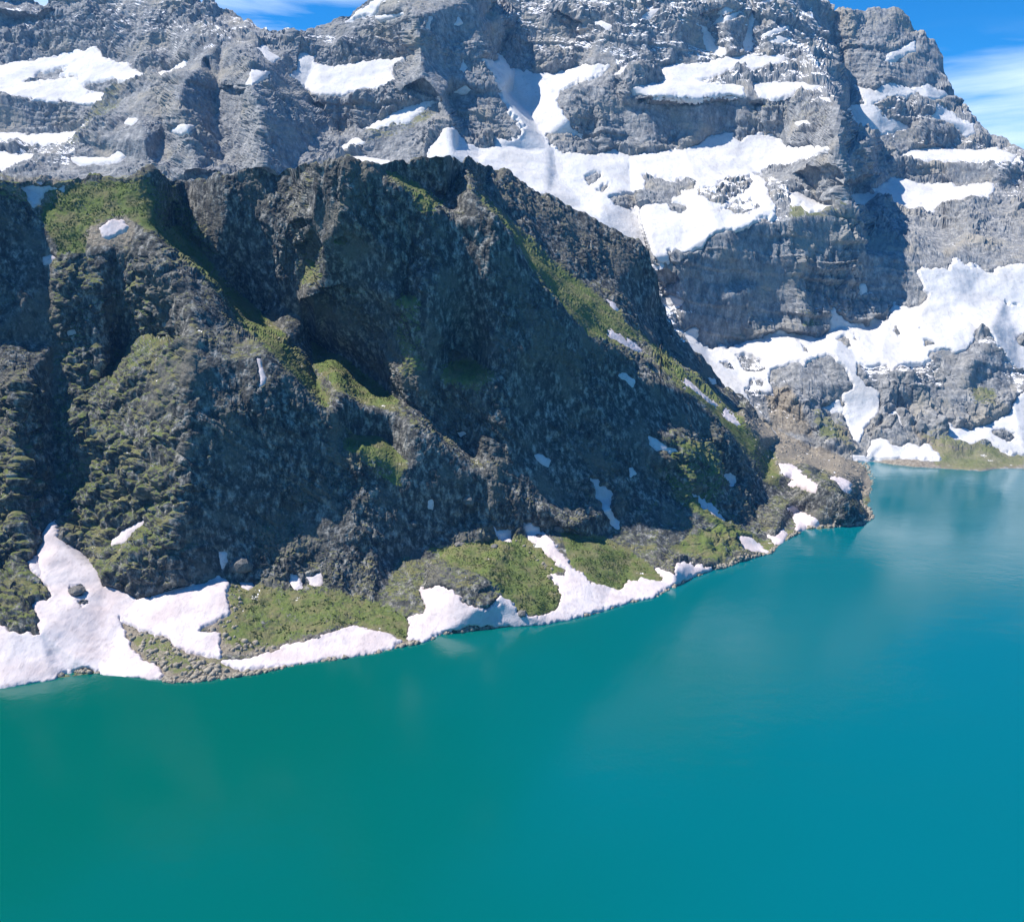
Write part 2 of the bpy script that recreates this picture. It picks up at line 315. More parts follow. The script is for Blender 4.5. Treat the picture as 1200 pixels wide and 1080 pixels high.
B_LINES = [B_TOP, B_SHORE, B_DEEP,
 # buried foot behind the near mountain
 [(-420,330,900),(0,330,930),(300,320,950),(500,310,970),(650,340,960),(760,400,930),(830,470,895),(880,505,880),(915,525,868),(950,538,860),Zp(990,540,2)],
 [(-420,210,1050),(0,215,1060),(200,215,1060),(330,215,1060),(400,200,1100),(505,190,1130),(560,203,1120),(640,235,1100),(700,262,1085),(760,300,1075),(775,345,1050),(800,388,1012),(830,405,1008),(870,398,1014),(900,393,1020),(960,397,1026),(985,385,1034),(1020,381,1040),(1040,366,1044),(1078,352,1046),(1088,345,1050),(1076,319,1075),(1110,316,1085),(1150,321,1095),(1200,312,1105),(1300,318,1100),(1640,350,1050)],
 # far left wall, its snow shelf and lower steps
 [(-420,70,1380),(0,72,1390),(60,66,1390),(120,58,1385),(170,86,1350),(200,85,1345)],
 [(-420,115,1300),(0,113,1295),(60,118,1290),(122,119,1285),(150,100,1300),(170,86,1350)],
 [(-420,155,1270),(0,158,1270),(50,156,1268),(100,148,1265),(122,119,1285)],
 [(0,170,1235),(60,168,1225),(103,147,1245)],
 [(0,182,1210),(45,184,1195),(80,170,1200)],
 # triangular front peak on the left
 [(315,37,1385),(300,40,1350),(285,45,1330),(262,50,1300),(245,62,1260),(235,80,1230),(200,92,1230),(170,110,1240),(130,140,1210),(90,170,1170),(50,190,1130)],
 [(240,75,1270),(256,95,1240),(275,112,1210),(280,150,1165),(280,200,1105)],
 [(300,40,1350),(290,70,1225),(295,100,1140),(303,130,1110),(308,200,1045)],
 [(290,70,1225),(325,70,1285),(335,95,1268),(352,115,1262),(385,145,1250),(395,180,1170)],
 [(335,60,1325),(345,85,1310),(357,107,1296),(366,122,1288),(400,150,1262)],
 [(180,110,1225),(190,150,1165),(175,190,1110)],
 [(215,95,1185),(208,125,1140),(222,160,1105),(232,200,1055)],[(160,130,1195),(168,160,1120)],[(252,120,1225),(257,190,1135)],[(188,120,1215),(192,160,1165),(196,200,1105)],
 [(353,65,1340),(372,68,1345),(400,83,1320),(440,72,1320),(472,67,1310)],
 [(377,115,1265),(400,113,1262),(440,104,1262),(465,97,1260)],
 # tower with the lit left flank, dark right flank
 [(450,-12,1360),(488,20,1265),(492,60,1235),(494,90,1215),(515,118,1195),(528,150,1160),(530,185,1120)],
 [(405,165,1200),(430,153,1215),(467,133,1225),(513,118,1235)],
 [(410,180,1170),(430,160,1190),(480,142,1205),(520,135,1215)],
 [(430,120,1240),(470,110,1240)],
 [(527,120,1275),(535,150,1240),(560,176,1200),(578,176,1205),(580,163,1220),(607,163,1225),(612,150,1235),(600,130,1258),(583,107,1280),(573,83,1300),(567,70,1310),(560,30,1335),(560,-8,1350)],
 [(520,60,1285),(530,90,1262)],
 [(583,62,1430),(600,82,1420),(627,86,1410),(650,89,1405),(676,82,1400)],
 [(600,20,1470),(610,60,1440),(650,60,1430),(680,40,1440)],
 [(597,110,1385),(622,140,1320),(640,180,1235),(650,205,1195)],
 # middle buttress between gully and big gully
 [(676,82,1390),(690,92,1340),(668,97,1345),(655,123,1300),(660,147,1275),(668,160,1280),(640,162,1285),(647,177,1255),(677,187,1235),(717,181,1235),(737,188,1225),(767,182,1228),(800,178,1232),(827,163,1255),(850,156,1262),(867,165,1250),(883,157,1262),(910,162,1260),(917,172,1248),(950,172,1180),(975,174,1092)],
 [(690,92,1340),(720,88,1325),(737,100,1272),(770,113,1256),(813,118,1256),(843,112,1268),(873,112,1274),(900,117,1272),(930,115,1275),(960,108,1275),(975,118,1235)],
 [(700,120,1270),(705,160,1246)],[(728,125,1285),(732,165,1258)],[(755,125,1275),(757,160,1245)],[(790,125,1285),(790,165,1255)],[(820,125,1268),(822,150,1252)],[(845,120,1292),(847,150,1272)],[(872,122,1280),(872,150,1262)],[(890,125,1298),(892,150,1275)],
 [(713,78,1350),(743,73,1352),(773,80,1342),(800,78,1340),(827,75,1342),(847,68,1348),(877,66,1352),(910,67,1352),(935,73,1360)],
 [(690,30,1420),(700,60,1380),(718,70,1362)],
 [(745,-30,1480),(750,40,1378),(745,66,1362)],
 [(835,30,1420),(840,60,1372)],[(800,20,1400),(795,68,1350)],
 [(850,5,1415),(858,55,1358)],[(877,0,1470),(877,60,1385)],[(893,20,1430),(897,60,1362)],
 # long edge between sun and shade
 [(860,-68,1560),(893,0,1450),(905,30,1410),(925,58,1380),(945,72,1366),(965,100,1300),(981,125,1200),(983,160,1096),(978,175,1080),(985,192,1074),(988,215,1070),(985,245,1066),(1005,262,1078),(1010,300,1062),(1000,340,1045),(985,385,1034)],
 [(765,300,1012),(800,294,1016),(825,288,1020),(843,270,1026),(860,268,1030),(882,260,1036),(910,262,1042),(950,252,1054),(985,245,1066)],
 [(853,200,1205),(883,203,1215),(915,195,1222),(978,190,1082)],
 [(870,230,1130),(920,228,1130),(960,240,1128)],
 [(925,205,1175),(925,224,1135)],
 [(800,330,1016),(830,330,1012),(860,330,1026),(900,330,1026),(950,330,1044)],
 [(848,290,1022),(845,350,1008)],[(925,280,1042),(925,350,1024)],
 # gully east of the edge, right-hand summit
 [(960,3,1610),(975,50,1590),(992,95,1545),(990,128,1500),(1000,150,1470),(1027,155,1455),(1045,180,1410),(1025,205,1370),(1047,207,1372)],
 [(1000,20,1590),(1012,50,1560),(1020,80,1535),(1035,97,1510),(1060,103,1500)],
 [(1030,60,1545),(1062,70,1530),(1085,98,1500),(1110,107,1510)],
 [(1027,155,1455),(1063,150,1450),(1090,140,1440),(1140,148,1460)],
 [(1050,188,1385),(1083,193,1375),(1133,190,1375),(1183,193,1380),(1210,215,1380)],
 [(1067,177,1410),(1100,178,1412),(1167,177,1420)],
 [(1047,207,1372),(1073,214,1360),(1133,219,1350),(1165,218,1352),(1190,225,1370)],
 [(995,225,1330),(1010,242,1290),(1033,230,1320),(1057,243,1290),(1093,247,1280),(1127,238,1290),(1160,230,1305)],
 [(1015,262,1200),(1060,262,1235),(1100,262,1245),(1150,250,1270),(1200,245,1290)],
 [(1040,300,1085),(1070,290,1130)],
 [(1180,260,1260),(1190,290,1160)],
 # snow basin, outcrops and lakeside fans on the right
 [(920,437,950),(957,422,962),(975,415,965),(1003,428,955),(1030,425,962),(1067,425,962),(1090,418,962),(1108,408,968),(1130,415,960),(1160,400,975),(1200,435,960),(1300,430,960)],
 [(1080,370,1020),(1120,360,1035),(1180,350,1055),(1260,350,1060)],
 [(1120,408,965),(1150,395,985),(1160,385,990)],
 [(1140,425,940),(1165,440,942),(1185,455,935)],
 [(903,430,958),(890,460,935),(905,475,925)],
 [(935,430,948),(957,421,958),(975,425,950),(983,455,928),(990,477,915),(960,480,915),(942,470,918),(935,450,930),(935,430,948)],
 [(1003,430,950),(1005,445,938),(1027,458,932),(1030,478,918),(1060,480,912),(1090,487,905),(1117,503,895),(1137,504,894),(1160,496,898),(1180,480,905),(1188,460,915)],
 [(1052,430,950),(1060,450,930),(1085,455,930),(1110,440,945),(1125,460,925),(1150,445,940),(1170,455,930)],
 [(1000,500,895),(1018,533,856),(1040,515,872)],
 [(990,477,915),(985,500,892),(1000,530,858)],
 [(1060,505,882),(1065,520,868),(1080,505,882)],
 [(1100,520,872),(1150,528,868),(1200,535,862),(1320,545,855)],
 [(915,460,930),(930,490,900),(955,516,880)],
 [(925,458,925),(950,490,895),(975,520,872)],
 [(-420,-20,1480),(100,20,1450),(200,30,1430),(250,30,1410),(245,62,1330)],
 [(30,20,1480),(38,70,1392)],
]
# ------------------------------------------------------------------ snow: outlines, thickness (m), label, group
NSN = [
 ([(57,625),(62,613),(67,626),(72,640),(90,648),(107,663),(122,687),(138,693),(160,703),(187,697),(213,688),(257,678),(267,687),(268,722),(243,727),(230,740),(250,741),(257,742),(258,768),(230,764),(206,758),(197,745),(180,742),(167,737),(140,725),(150,752),(165,768),(192,790),(188,798),(150,795),(122,795),(115,788),(103,784),(88,785),(76,790),(60,799),(0,809),(-60,818),(-130,830),(-130,745),(-60,735),(0,735),(20,742),(45,742),(47,730),(38,712),(55,708),(60,700),(50,685),(35,670),(30,662),(45,650),(52,638)], 2.2, 'largest lakeside snowfield, broad and pinkish white, below the lumpy left spur'),
 ([(262,775),(300,768),(333,755),(367,748),(400,737),(420,735),(450,740),(468,752),(460,760),(420,769),(400,770),(367,776),(330,780),(290,784),(265,780)], 1.6, 'low tongue of snow along the shore under the grey-green talus fan'),
 ([(480,722),(500,713),(495,698),(490,690),(513,687),(533,690),(543,707),(573,715),(585,708),(587,697),(603,703),(607,717),(630,725),(657,715),(658,697),(647,673),(662,675),(663,668),(648,655),(633,640),(617,628),(614,613),(622,612),(632,618),(647,633),(667,663),(690,683),(727,695),(737,680),(753,677),(770,681),(780,680),(770,665),(780,667),(790,671),(792,661),(801,656),(815,662),(837,667),(802,679),(780,692),(765,701),(747,703),(730,709),(695,719),(640,732),(583,735),(560,732),(530,736),(513,746),(497,754),(480,750)], 2.4, 'long lakeside snowbank with a chute climbing between the two green fans'),
 ([(577,610),(583,622),(600,620),(600,633),(585,632),(580,625)], 1.0, 'blue shaded snow scrap just left of the head of the snow chute'),
 ([(694,560),(702,562),(702,569),(712,571),(719,578),(718,593),(724,609),(726,618),(719,614),(711,601),(704,588),(699,575),(697,566)], 0.8, 'thin shaded streak of snow in the dark wall above the right green fan'),
 ([(737,549),(741,548),(744,554),(739,557)], 0.8, 'tiny shaded snow fleck right of the thin streak on the dark wall'),
 ([(845,555),(864,556),(865,563),(862,569),(855,571),(850,563)], 1.0, 'blue snow patch alone on the dark face above the headland cove'),
 ([(628,533),(636,534),(645,538),(643,545),(634,540)], 0.8, 'small shaded snow patch in the middle of the dark wall'),
 ([(759,511),(770,518),(778,522),(781,527),(767,528),(762,520)], 1.0, 'blue snow wedge at the foot of the pale rock rib'),
 ([(782,526),(790,526),(793,530),(784,530)], 0.6, 'small bright snow scrap beside the blue wedge'),
 ([(728,439),(735,437),(744,447),(743,452),(737,446)], 0.8, 'small curved snow patch left of the pale rock rib'),
 ([(713,387),(722,391),(737,401),(750,413),(742,411),(730,403),(719,395)], 1.0, 'short bright snow strip high on the green crest'),
 ([(797,444),(807,447),(820,457),(842,473),(836,472),(826,466),(814,458),(804,452)], 1.0, 'long narrow snow strip in the middle of the green crest'),
 ([(850,480),(858,486),(869,498),(860,494),(852,486)], 1.0, 'lowest narrow snow strip on the green crest'),
 ([(913,547),(927,547),(938,555),(940,559),(958,567),(955,577),(940,573),(926,567),(934,560),(920,557)], 1.2, 'bright two-lobed snow patch on top of the dark headland'),
 ([(974,561),(985,562),(996,568),(993,571),(997,574),(994,577),(987,575),(981,568)], 1.0, 'little snow patch on the scree between headland and spit'),
 ([(926,593),(933,593),(943,603),(952,607),(961,615),(955,618),(947,615),(943,620),(934,622),(933,610)], 1.2, 'snow tongue reaching the water left of the dark headland'),
 ([(900,627),(908,629),(917,621),(923,627),(915,638),(908,638)], 1.0, 'shaded snow wedge in the cove at the waterline'),
 ([(863,630),(880,632),(890,638),(900,648),(885,645),(873,645)], 1.0, 'snow patch at the water end of the small lit rib'),
 ([(810,578),(818,580),(832,589),(852,606),(857,613),(838,603),(823,594)], 0.8, 'slanting snow ribbon along the small lit rib'),
 ([(119,271),(126,264),(133,260),(147,262),(154,267),(148,274),(138,279),(128,283),(122,281)], 1.6, 'oval snow patch alone on the green summit slope'),
 ([(25,217),(38,217),(55,218),(73,219),(72,222),(58,222),(52,225),(53,229),(46,237),(41,243),(36,236),(33,226),(30,221)], 1.4, 'T-shaped snow patch on the saddle at the left skyline'),
 ([(50,301),(60,299),(66,303),(60,308),(52,309)], 1.0, 'small snow patch at the edge of the left gully shadow'),
 ([(128,642),(130,633),(140,624),(148,617),(166,611),(156,622),(152,629),(143,639)], 1.2, 'snow patch held in a notch of the lumpy spur'),
 ([(302,420),(305,420),(307,432),(313,443),(311,449),(305,452),(306,440)], 0.8, 'blue snow sliver on the dark wall under the grassy ledge'),
 ([(77,388),(86,386),(87,390),(79,394)], 0.6, 'small bright fleck of snow high on the lumpy spur'),
 ([(258,648),(266,648),(266,657),(261,665),(258,657)], 0.8, 'shaded snow sliver beside the round boulder knoll'),
 ([(282,683),(296,684),(297,688),(290,692),(284,688)], 0.8, 'snow scrap at the top left corner of the talus fan'),
 ([(340,672),(348,673),(353,687),(346,689),(340,680)], 0.8, 'first of two snow scraps at the top of the talus fan'),
 ([(358,675),(375,671),(377,683),(371,687),(366,683)], 0.8, 'second, wider snow scrap at the top of the talus fan'),
 ([(503,588),(506,586),(508,592),(507,597),(504,595)], 0.7, 'upright white snow fleck low on the dark wall'),
 ([(537,507),(543,506),(546,508),(540,511)], 0.6, 'flat pale snow fleck below the long lit step'),
 ([(711,354),(716,356),(723,365),(718,364)], 0.7, 'small shaded snow streak high on the skyline wall'),
 ([(832,444),(838,445),(840,449),(834,449)], 0.7, 'small shaded snow fleck at the low end of the skyline wall'),
]
NHOLE = [[(83,693),(92,690),(100,692),(96,697),(88,699)],[(90,706),(98,705),(103,708),(94,710)],[(626,626),(635,625),(637,630),(628,631)]]
FSN = [
 ([(-130,72),(0,77),(40,70),(68,68),(93,61),(117,60),(127,73),(147,75),(170,87),(150,95),(133,92),(97,100),(103,107),(133,107),(123,120),(80,119),(43,118),(0,112),(-130,112)], 5, 'broad snow shelf under the far left skyline wall'),
 ([(-80,160),(0,160),(50,157),(90,152),(103,146),(92,157),(73,168),(0,165),(-80,168)], 4, 'thin snow band below the broad left snow shelf'),
 ([(-80,180),(0,180),(30,179),(48,183),(20,200),(0,207),(-80,207)], 4, 'snow wedge at the left frame edge just above the near skyline'),
 ([(187,88),(205,78),(223,71),(220,79),(193,93)], 3, 'slanting snow strip on the left shoulder of the triangular peak'),
 ([(287,100),(290,88),(295,80),(317,82),(313,93),(300,96)], 3, 'snow patch near the top of the triangular peak'),
 ([(197,154),(207,147),(230,146),(222,153),(210,158)], 3, 'small snow patch low on the triangular peak'),
 ([(147,146),(152,141),(160,141),(157,146)], 2, 'tiny snow fleck left of the triangular peak face'),
 ([(85,187),(100,184),(113,183),(127,185),(137,177),(147,182),(138,188),(123,192),(90,194)], 3, 'flat snow patch at the foot of the triangular peak'),
 ([(302,57),(310,56),(326,68),(322,71),(310,64)], 2, 'shaded snow streak under the summit of the triangular peak'),
 ([(340,90),(352,66),(370,67),(373,80),(400,83),(420,78),(440,73),(472,68),(460,82),(463,97),(440,104),(420,106),(400,113),(377,115),(366,110),(357,107)], 5, 'half shaded snow patch in the pass between the triangular peak and the tower'),
 ([(405,25),(420,14),(437,3),(450,-2),(446,10),(437,17),(420,22)], 3, 'snow cap on the shoulder left of the tower'),
 ([(443,22),(458,18),(472,16),(463,22),(450,24)], 2, 'narrow snow ledge below the snow cap by the tower'),
 ([(427,155),(440,147),(467,133),(490,124),(515,118),(500,128),(487,138),(470,146),(460,148),(440,152)], 3, 'slanting snow ramp under the lit flank of the tower'),
 ([(400,172),(417,162),(427,167),(413,177),(403,179)], 3, 'small snow patch at the lower end of the slanting ramp'),
 ([(404,192),(412,184),(427,183),(458,187),(460,196),(420,198)], 3, 'strip of snow showing right behind the near skyline'),
 ([(583,62),(592,70),(597,82),(627,85),(650,88),(677,80),(700,77),(714,78),(705,86),(690,93),(680,92),(667,97),(655,110),(652,123),(662,135),(668,147),(680,160),(668,164),(655,160),(640,158),(638,163),(643,174),(655,184),(677,187),(700,186),(717,180),(737,188),(767,182),(800,178),(827,163),(850,155),(867,165),(883,157),(900,159),(912,163),(917,172),(947,173),(973,174),(967,182),(933,190),(900,197),(884,202),(897,215),(900,233),(908,247),(906,256),(895,258),(882,262),(878,268),(860,270),(843,270),(830,278),(825,290),(800,296),(780,290),(790,310),(740,305),(700,280),(640,250),(600,230),(560,220),(490,205),(500,185),(507,173),(520,160),(528,150),(533,158),(545,172),(560,176),(578,175),(580,163),(595,166),(607,163),(612,150),(600,130),(583,107),(573,83),(567,70),(580,74)], 6, 'great snowfield pouring from the shaded gully down to the wide shelf'),
 ([(773,80),(800,78),(827,75),(847,68),(877,66),(910,67),(937,73),(910,80),(883,85),(867,80),(853,85),(837,90),(815,94),(835,97),(872,102),(873,112),(843,112),(813,118),(770,113),(737,113),(743,103),(760,98),(782,92)], 4, 'long forked snow ledge across the main face above the vertical cliff'),
 ([(882,98),(910,97),(933,100),(960,102),(950,107),(927,112),(907,116),(890,112)], 3, 'snow ledge right of the dark cleft, level with the forked ledge'),
 ([(960,113),(973,113),(972,117),(961,117)], 2, 'tiny snow fleck right of the main face ledge'),
 ([(933,145),(945,144),(950,147),(938,149)], 2, 'small snow fleck above the shelf near the long shaded edge'),
 ([(893,40),(910,34),(922,33),(915,39),(900,42)], 2, 'upper small snow ledge near the top of the long edge'),
 ([(898,50),(912,44),(926,48),(912,52)], 2, 'lower small snow ledge near the top of the long edge'),
 ([(832,31),(848,22),(866,15),(860,21),(845,28)], 2, 'thin diagonal snow line high on the main face'),
 ([(842,14),(850,10),(858,13),(849,16)], 2, 'tiny snow ledge above the diagonal snow line'),
 ([(888,4),(900,-2),(915,0),(905,5)], 2, 'small snow ledge cut by the top of the frame'),
 ([(875,0),(880,0),(883,20),(880,45),(878,62),(873,62),(875,40),(878,20)], 2, 'vertical snow thread in the cleft of the main face'),
 ([(838,64),(841,55),(850,55),(852,62),(846,68)], 2, 'small snow patch just over the forked ledge'),
 ([(820,30),(827,31),(838,55),(840,62),(830,58),(824,43)], 2, 'shaded snow streak dropping to the forked ledge'),
 ([(748,24),(757,16),(773,10),(768,18),(755,23)], 2, 'bright snow patch high in the middle of the main face'),
 ([(720,88),(730,78),(743,73),(741,83),(728,87)], 3, 'snow saddle at the top of the middle buttress'),
 ([(697,26),(704,24),(718,31),(714,35),(702,30)], 2, 'small snow scrap above the middle buttress'),
 ([(533,109),(545,102),(553,106),(546,112)], 2, 'shaded snow patch on the dark side of the tower'),
 ([(540,80),(543,70),(547,78),(544,83)], 2, 'small shaded snow dot on the dark side of the tower'),
 ([(497,35),(503,19),(508,20),(504,36)], 2, 'narrow shaded snow sliver high on the tower'),
 ([(535,28),(538,20),(542,27),(538,30)], 2, 'shaded snow dot near the top of the tower'),
 ([(1000,100),(1017,107),(1027,107),(1043,97),(1060,103),(1074,113),(1060,116),(1047,114),(1033,117),(1024,124),(1033,137),(1050,143),(1063,147),(1063,152),(1027,156),(1000,150),(990,128),(1004,127),(1013,125),(1008,110)], 4, 'half shaded snow patch in the notch left of the right summit'),
 ([(1070,104),(1087,98),(1110,107),(1114,113),(1093,116),(1080,115)], 3, 'bright snow patch right of the notch snow'),
 ([(1083,138),(1095,132),(1100,122),(1112,130),(1125,142),(1140,148),(1142,162),(1128,158),(1117,150),(1103,143)], 3, 'hook-shaped snow patch running down the right skyline'),
 ([(1038,70),(1045,62),(1060,56),(1072,47),(1071,60),(1053,66),(1043,73)], 3, 'shaded snow patch on the front of the right summit'),
 ([(1050,186),(1067,177),(1100,178),(1130,179),(1167,176),(1190,187),(1183,194),(1133,190),(1083,193),(1060,188)], 3, 'straight snow ledge across the right shoulder'),
 ([(1023,222),(1047,207),(1073,215),(1100,217),(1133,220),(1166,217),(1160,230),(1127,238),(1105,241),(1093,248),(1080,243),(1057,243),(1033,230)], 4, 'half shaded snow basin under the straight right ledge'),
 ([(994,224),(1000,230),(1015,229),(1028,230),(1012,242),(997,242)], 3, 'small shaded snow patch left of the half shaded basin'),
 ([(922,227),(933,228),(947,234),(970,244),(975,248),(960,250),(947,253),(938,243),(928,245)], 3, 'snow strip on the rocky step right of the shelf'),
 ([(790,386),(815,385),(820,400),(835,408),(865,403),(880,397),(905,391),(913,387),(933,393),(960,398),(973,387),(972,372),(977,358),(984,368),(1000,378),(1017,380),(1023,372),(1040,370),(1047,350),(1055,356),(1070,360),(1084,358),(1087,347),(1073,317),(1087,315),(1100,317),(1110,320),(1118,305),(1133,313),(1163,320),(1180,312),(1200,312),(1290,310),(1330,330),(1330,440),(1200,430),(1185,425),(1170,408),(1155,385),(1144,390),(1132,410),(1124,416),(1118,415),(1106,406),(1093,412),(1088,423),(1067,425),(1052,430),(1045,440),(1040,430),(1030,427),(1017,430),(1003,428),(1001,443),(1013,455),(1027,460),(1030,483),(1013,500),(1008,519),(1000,512),(990,492),(987,467),(998,452),(988,432),(978,425),(973,417),(957,421),(940,430),(925,428),(910,432),(900,437),(903,452),(908,465),(890,460),(880,446),(870,460),(890,490),(870,485),(845,455),(800,400)], 5, 'wide snow basin under the dark main cliff, half in blue shade'),
 ([(1205,450),(1190,470),(1177,487),(1157,498),(1137,505),(1117,505),(1095,490),(1092,482),(1100,500),(1112,515),(1130,521),(1150,522),(1183,532),(1205,538),(1300,545),(1300,460)], 4, 'snow fan at the right frame edge under the green-topped crag'),
 ([(960,479),(983,470),(991,482),(975,484)], 3, 'blue shaded snow at the foot of the small dark crag'),
 ([(961,486),(972,489),(981,498),(970,493)], 2, 'short snow strip on the green slope by the small dark crag'),
 ([(1018,534),(1022,516),(1032,513),(1045,520),(1057,523),(1067,517),(1078,524),(1084,518),(1092,526),(1104,538),(1087,538),(1060,536),(1033,537)], 3, 'ragged snow patch just above the far shore'),
 ([(1037,488),(1048,483),(1054,490),(1058,500),(1046,495)], 2, 'small snow patch over the grey knoll near the far shore'),
 ([(1000,532),(1013,534),(1017,541),(1004,541)], 2, 'snow scrap touching the water in the far corner'),
 ([(1120,512),(1130,514),(1142,519),(1128,518)], 2, 'thin snow sliver on the scree under the right fan'),
 ([(896,498),(904,500),(910,508),(902,505)], 2, 'small snow scrap on the scree left of the green slope'),
 ([(772,349),(785,345),(800,351),(795,358),(780,357)], 3, 'snow patch peeping out behind the near skyline below the cliff'),
 ([(1010,332),(1017,331),(1018,340),(1013,342)], 2, 'tiny shaded snow dot on the dark main cliff'),
]
FHOLE = [[(755,208),(770,207),(790,212),(812,210),(820,215),(800,222),(785,235),(772,240),(745,243),(735,247),(722,240),(715,233),(720,228),(745,227),(757,220)],
 [(685,207),(703,205),(700,212),(690,215)],[(697,222),(715,213),(705,225)],
 [(815,217),(835,222),(853,212),(878,206),(884,215),(872,228),(860,232),(845,240),(830,236),(820,228)],
 [(845,247),(862,240),(880,236),(892,246),(880,252),(862,252)],
 [(783,238),(795,236),(805,244),(797,250),(785,246)],
 [(933,405),(942,409),(957,423),(945,418)],[(980,397),(992,396),(997,405),(993,411),(985,404)],
 [(863,417),(880,415),(893,421),(897,435),(880,438),(868,430)],[(845,425),(855,424),(860,432),(850,433)],
 [(885,445),(897,448),(893,457),(886,453)],[(1050,383),(1057,391),(1053,393),(1048,388)],
 [(1075,382),(1083,386),(1080,388)],[(1067,390),(1074,392),(1072,396)],[(1085,400),(1095,403),(1085,405)],
 [(1180,350),(1195,354),(1186,357)],[(1192,395),(1202,390),(1204,402),(1196,404)],[(1160,507),(1178,500),(1192,512),(1180,520)],
 [(1175,195),(1177,195),(1177,197)],[(50,85),(90,76),(70,88),(95,92),(60,95),(30,98)],[(1000,390),(1006,402),(1001,400)]]
# rocky zones broken into snow and rock (soft-edged)
SPECK = [([(0,-20),(480,-20),(480,60),(200,70),(0,60)],.38),([(740,330),(830,330),(850,400),(780,400)],.6),([(560,-20),(980,-20),(960,120),(720,75),(600,60)],.56),([(1000,90),(1200,180),(1200,240),(1030,160)],.5),([(842,420),(905,410),(912,470),(935,500),(905,500),(870,475)],.55),([(690,0),(960,0),(980,130),(720,80)],.5),([(1030,100),(1140,130),(1130,170),(1030,160)],.5),
 ([(0,160),(110,150),(80,200),(0,190)],.5),([(820,200),(960,225),(900,270),(800,240)],.6),([(1140,400),(1200,380),(1200,460),(1160,440)],.5),([(1000,425),(1100,410),(1100,450),(1010,450)],.55),([(880,330),(1020,330),(1020,375),(790,385),(770,330)],.35),([(30,70),(110,62),(120,100),(20,108)],.25)]
GRASS = [  # outline, density
 ([(60,216),(150,210),(200,215),(225,240),(260,300),(215,300),(175,268),(150,258),(110,268),(100,300),(70,300),(45,250)],.95),
 ([(-40,205),(60,214),(45,250),(20,235),(-40,230)],.7),
 ([(180,268),(215,270),(260,325),(300,365),(345,410),(388,468),(380,480),(347,440),(320,412),(283,380),(260,345),(213,305)],.95),
 ([(362,396),(400,418),(443,450),(467,470),(455,478),(425,470),(395,455),(372,430)],1.),
 ([(345,310),(400,270),(410,300),(380,330),(352,340)],.8),([(380,330),(430,335),(460,345),(440,350),(400,345)],.8),
 ([(465,345),(492,348),(498,395),(500,435),(478,440),(465,395)],.85),([(513,428),(550,418),(580,440),(570,458),(520,455)],.9),
 ([(450,195),(490,215),(520,235),(500,245),(470,222)],.9),([(480,235),(510,232),(505,255),(485,250)],.8),
 ([(557,226),(600,268),(667,325),(717,368),(745,400),(722,402),(690,388),(645,343),(622,308),(595,272)],1.),
 ([(740,385),(800,437),(842,468),(878,505),(905,535),(912,570),(895,560),(862,515),(842,494),(824,472),(790,445)],.85),
 ([(405,518),(440,515),(475,540),(470,575),(440,560)],.85),([(400,500),(420,510),(425,535),(405,530)],1.),
 ([(660,618),(700,628),(740,652),(768,672),(780,683),(755,676),(735,680),(727,692),(700,686),(672,664)],1.35),
 ([(505,645),(540,640),(600,630),(622,632),(655,668),(648,675),(658,712),(630,724),(608,712),(590,695),(560,668)],1.2),
 ([(270,690),(300,690),(400,692),(440,702),(480,722),(478,750),(440,738),(380,742),(330,752),(280,760),(255,745)],.48),
 ([(145,740),(170,742),(200,752),(215,768),(260,778),(240,790),(200,792),(170,770)],.45),
 ([(760,540),(790,560),(830,575),(850,610),(905,645),(895,640),(850,625),(800,590)],.9),
 ([(775,515),(830,525),(850,560),(840,590),(790,560)],.7),
 ([(60,300),(160,300),(215,400),(205,640),(130,690),(75,620),(60,480)],.26),([(-60,450),(45,470),(45,640),(60,700),(40,740),(-60,735)],.2),
 ([(790,640),(850,610),(870,640),(840,660)],.6),
 ([(1075,505),(1130,515),(1200,535),(1200,548),(1150,552),(1095,547)],.8),([(950,488),(985,495),(1000,530),(960,520)],1.),
 ([(930,365),(955,365),(960,385),(935,385)],1.),([(1135,455),(1165,455),(1165,480),(1140,475)],1.),([(820,385),(870,380),(875,395),(825,398)],.8),
 ([(925,240),(985,245),(985,258),(925,262)],.8),([(70,175),(130,110),(150,100),(140,135),(95,175)],.7),([(440,145),(520,122),(500,145),(420,175)],.6),([(760,115),(960,112),(980,150),(900,140),(760,128)],.35)]
DIRT = [([(45,212),(150,208),(215,214),(225,262),(150,262),(100,300),(60,300),(40,250)],.3),([(265,690),(300,688),(400,690),(440,702),(482,722),(480,760),(340,770),(255,768),(240,740)],.5),([(860,480),(950,525),(1003,541),(1025,560),(1018,580),(975,556),(940,548),(905,556),(880,525)],.55),([(800,437),(862,480),(905,560),(862,515)],.3),([(105,262),(140,245),(158,255),(160,275),(150,290),(110,290),(95,280)],1.),([(0,212),(60,212),(90,216),(70,240),(40,245),(10,222)],.8),
 ([(180,786),(240,785),(300,780),(400,768),(480,748),(484,760),(400,780),(300,796),(200,806)],1.),([(140,725),(170,740),(200,750),(260,775),(250,795),(190,795),(150,755)],.8),
 ([(600,630),(655,668),(650,690),(630,660)],1.),([(640,625),(672,664),(700,686),(690,690),(655,655)],.9),([(510,640),(600,636),(600,650),(520,655)],.8),
 ([(240,735),(275,690),(285,690),(275,745),(330,752),(450,740),(480,755),(340,765),(255,768)],.7),
 ([(885,487),(950,525),(1003,541),(1022,560),(1018,580),(1002,582),(988,568),(965,553),(920,540),(900,520)],.9),([(1000,540),(1050,536),(1150,545),(1200,540),(1200,550),(1150,553),(1050,547)],.8),
 ([(1060,495),(1100,520),(1140,530),(1100,540),(1080,520)],.8),([(960,497),(1000,500),(1000,525)],.6),([(890,455),(925,455),(960,520),(900,500)],.7)]
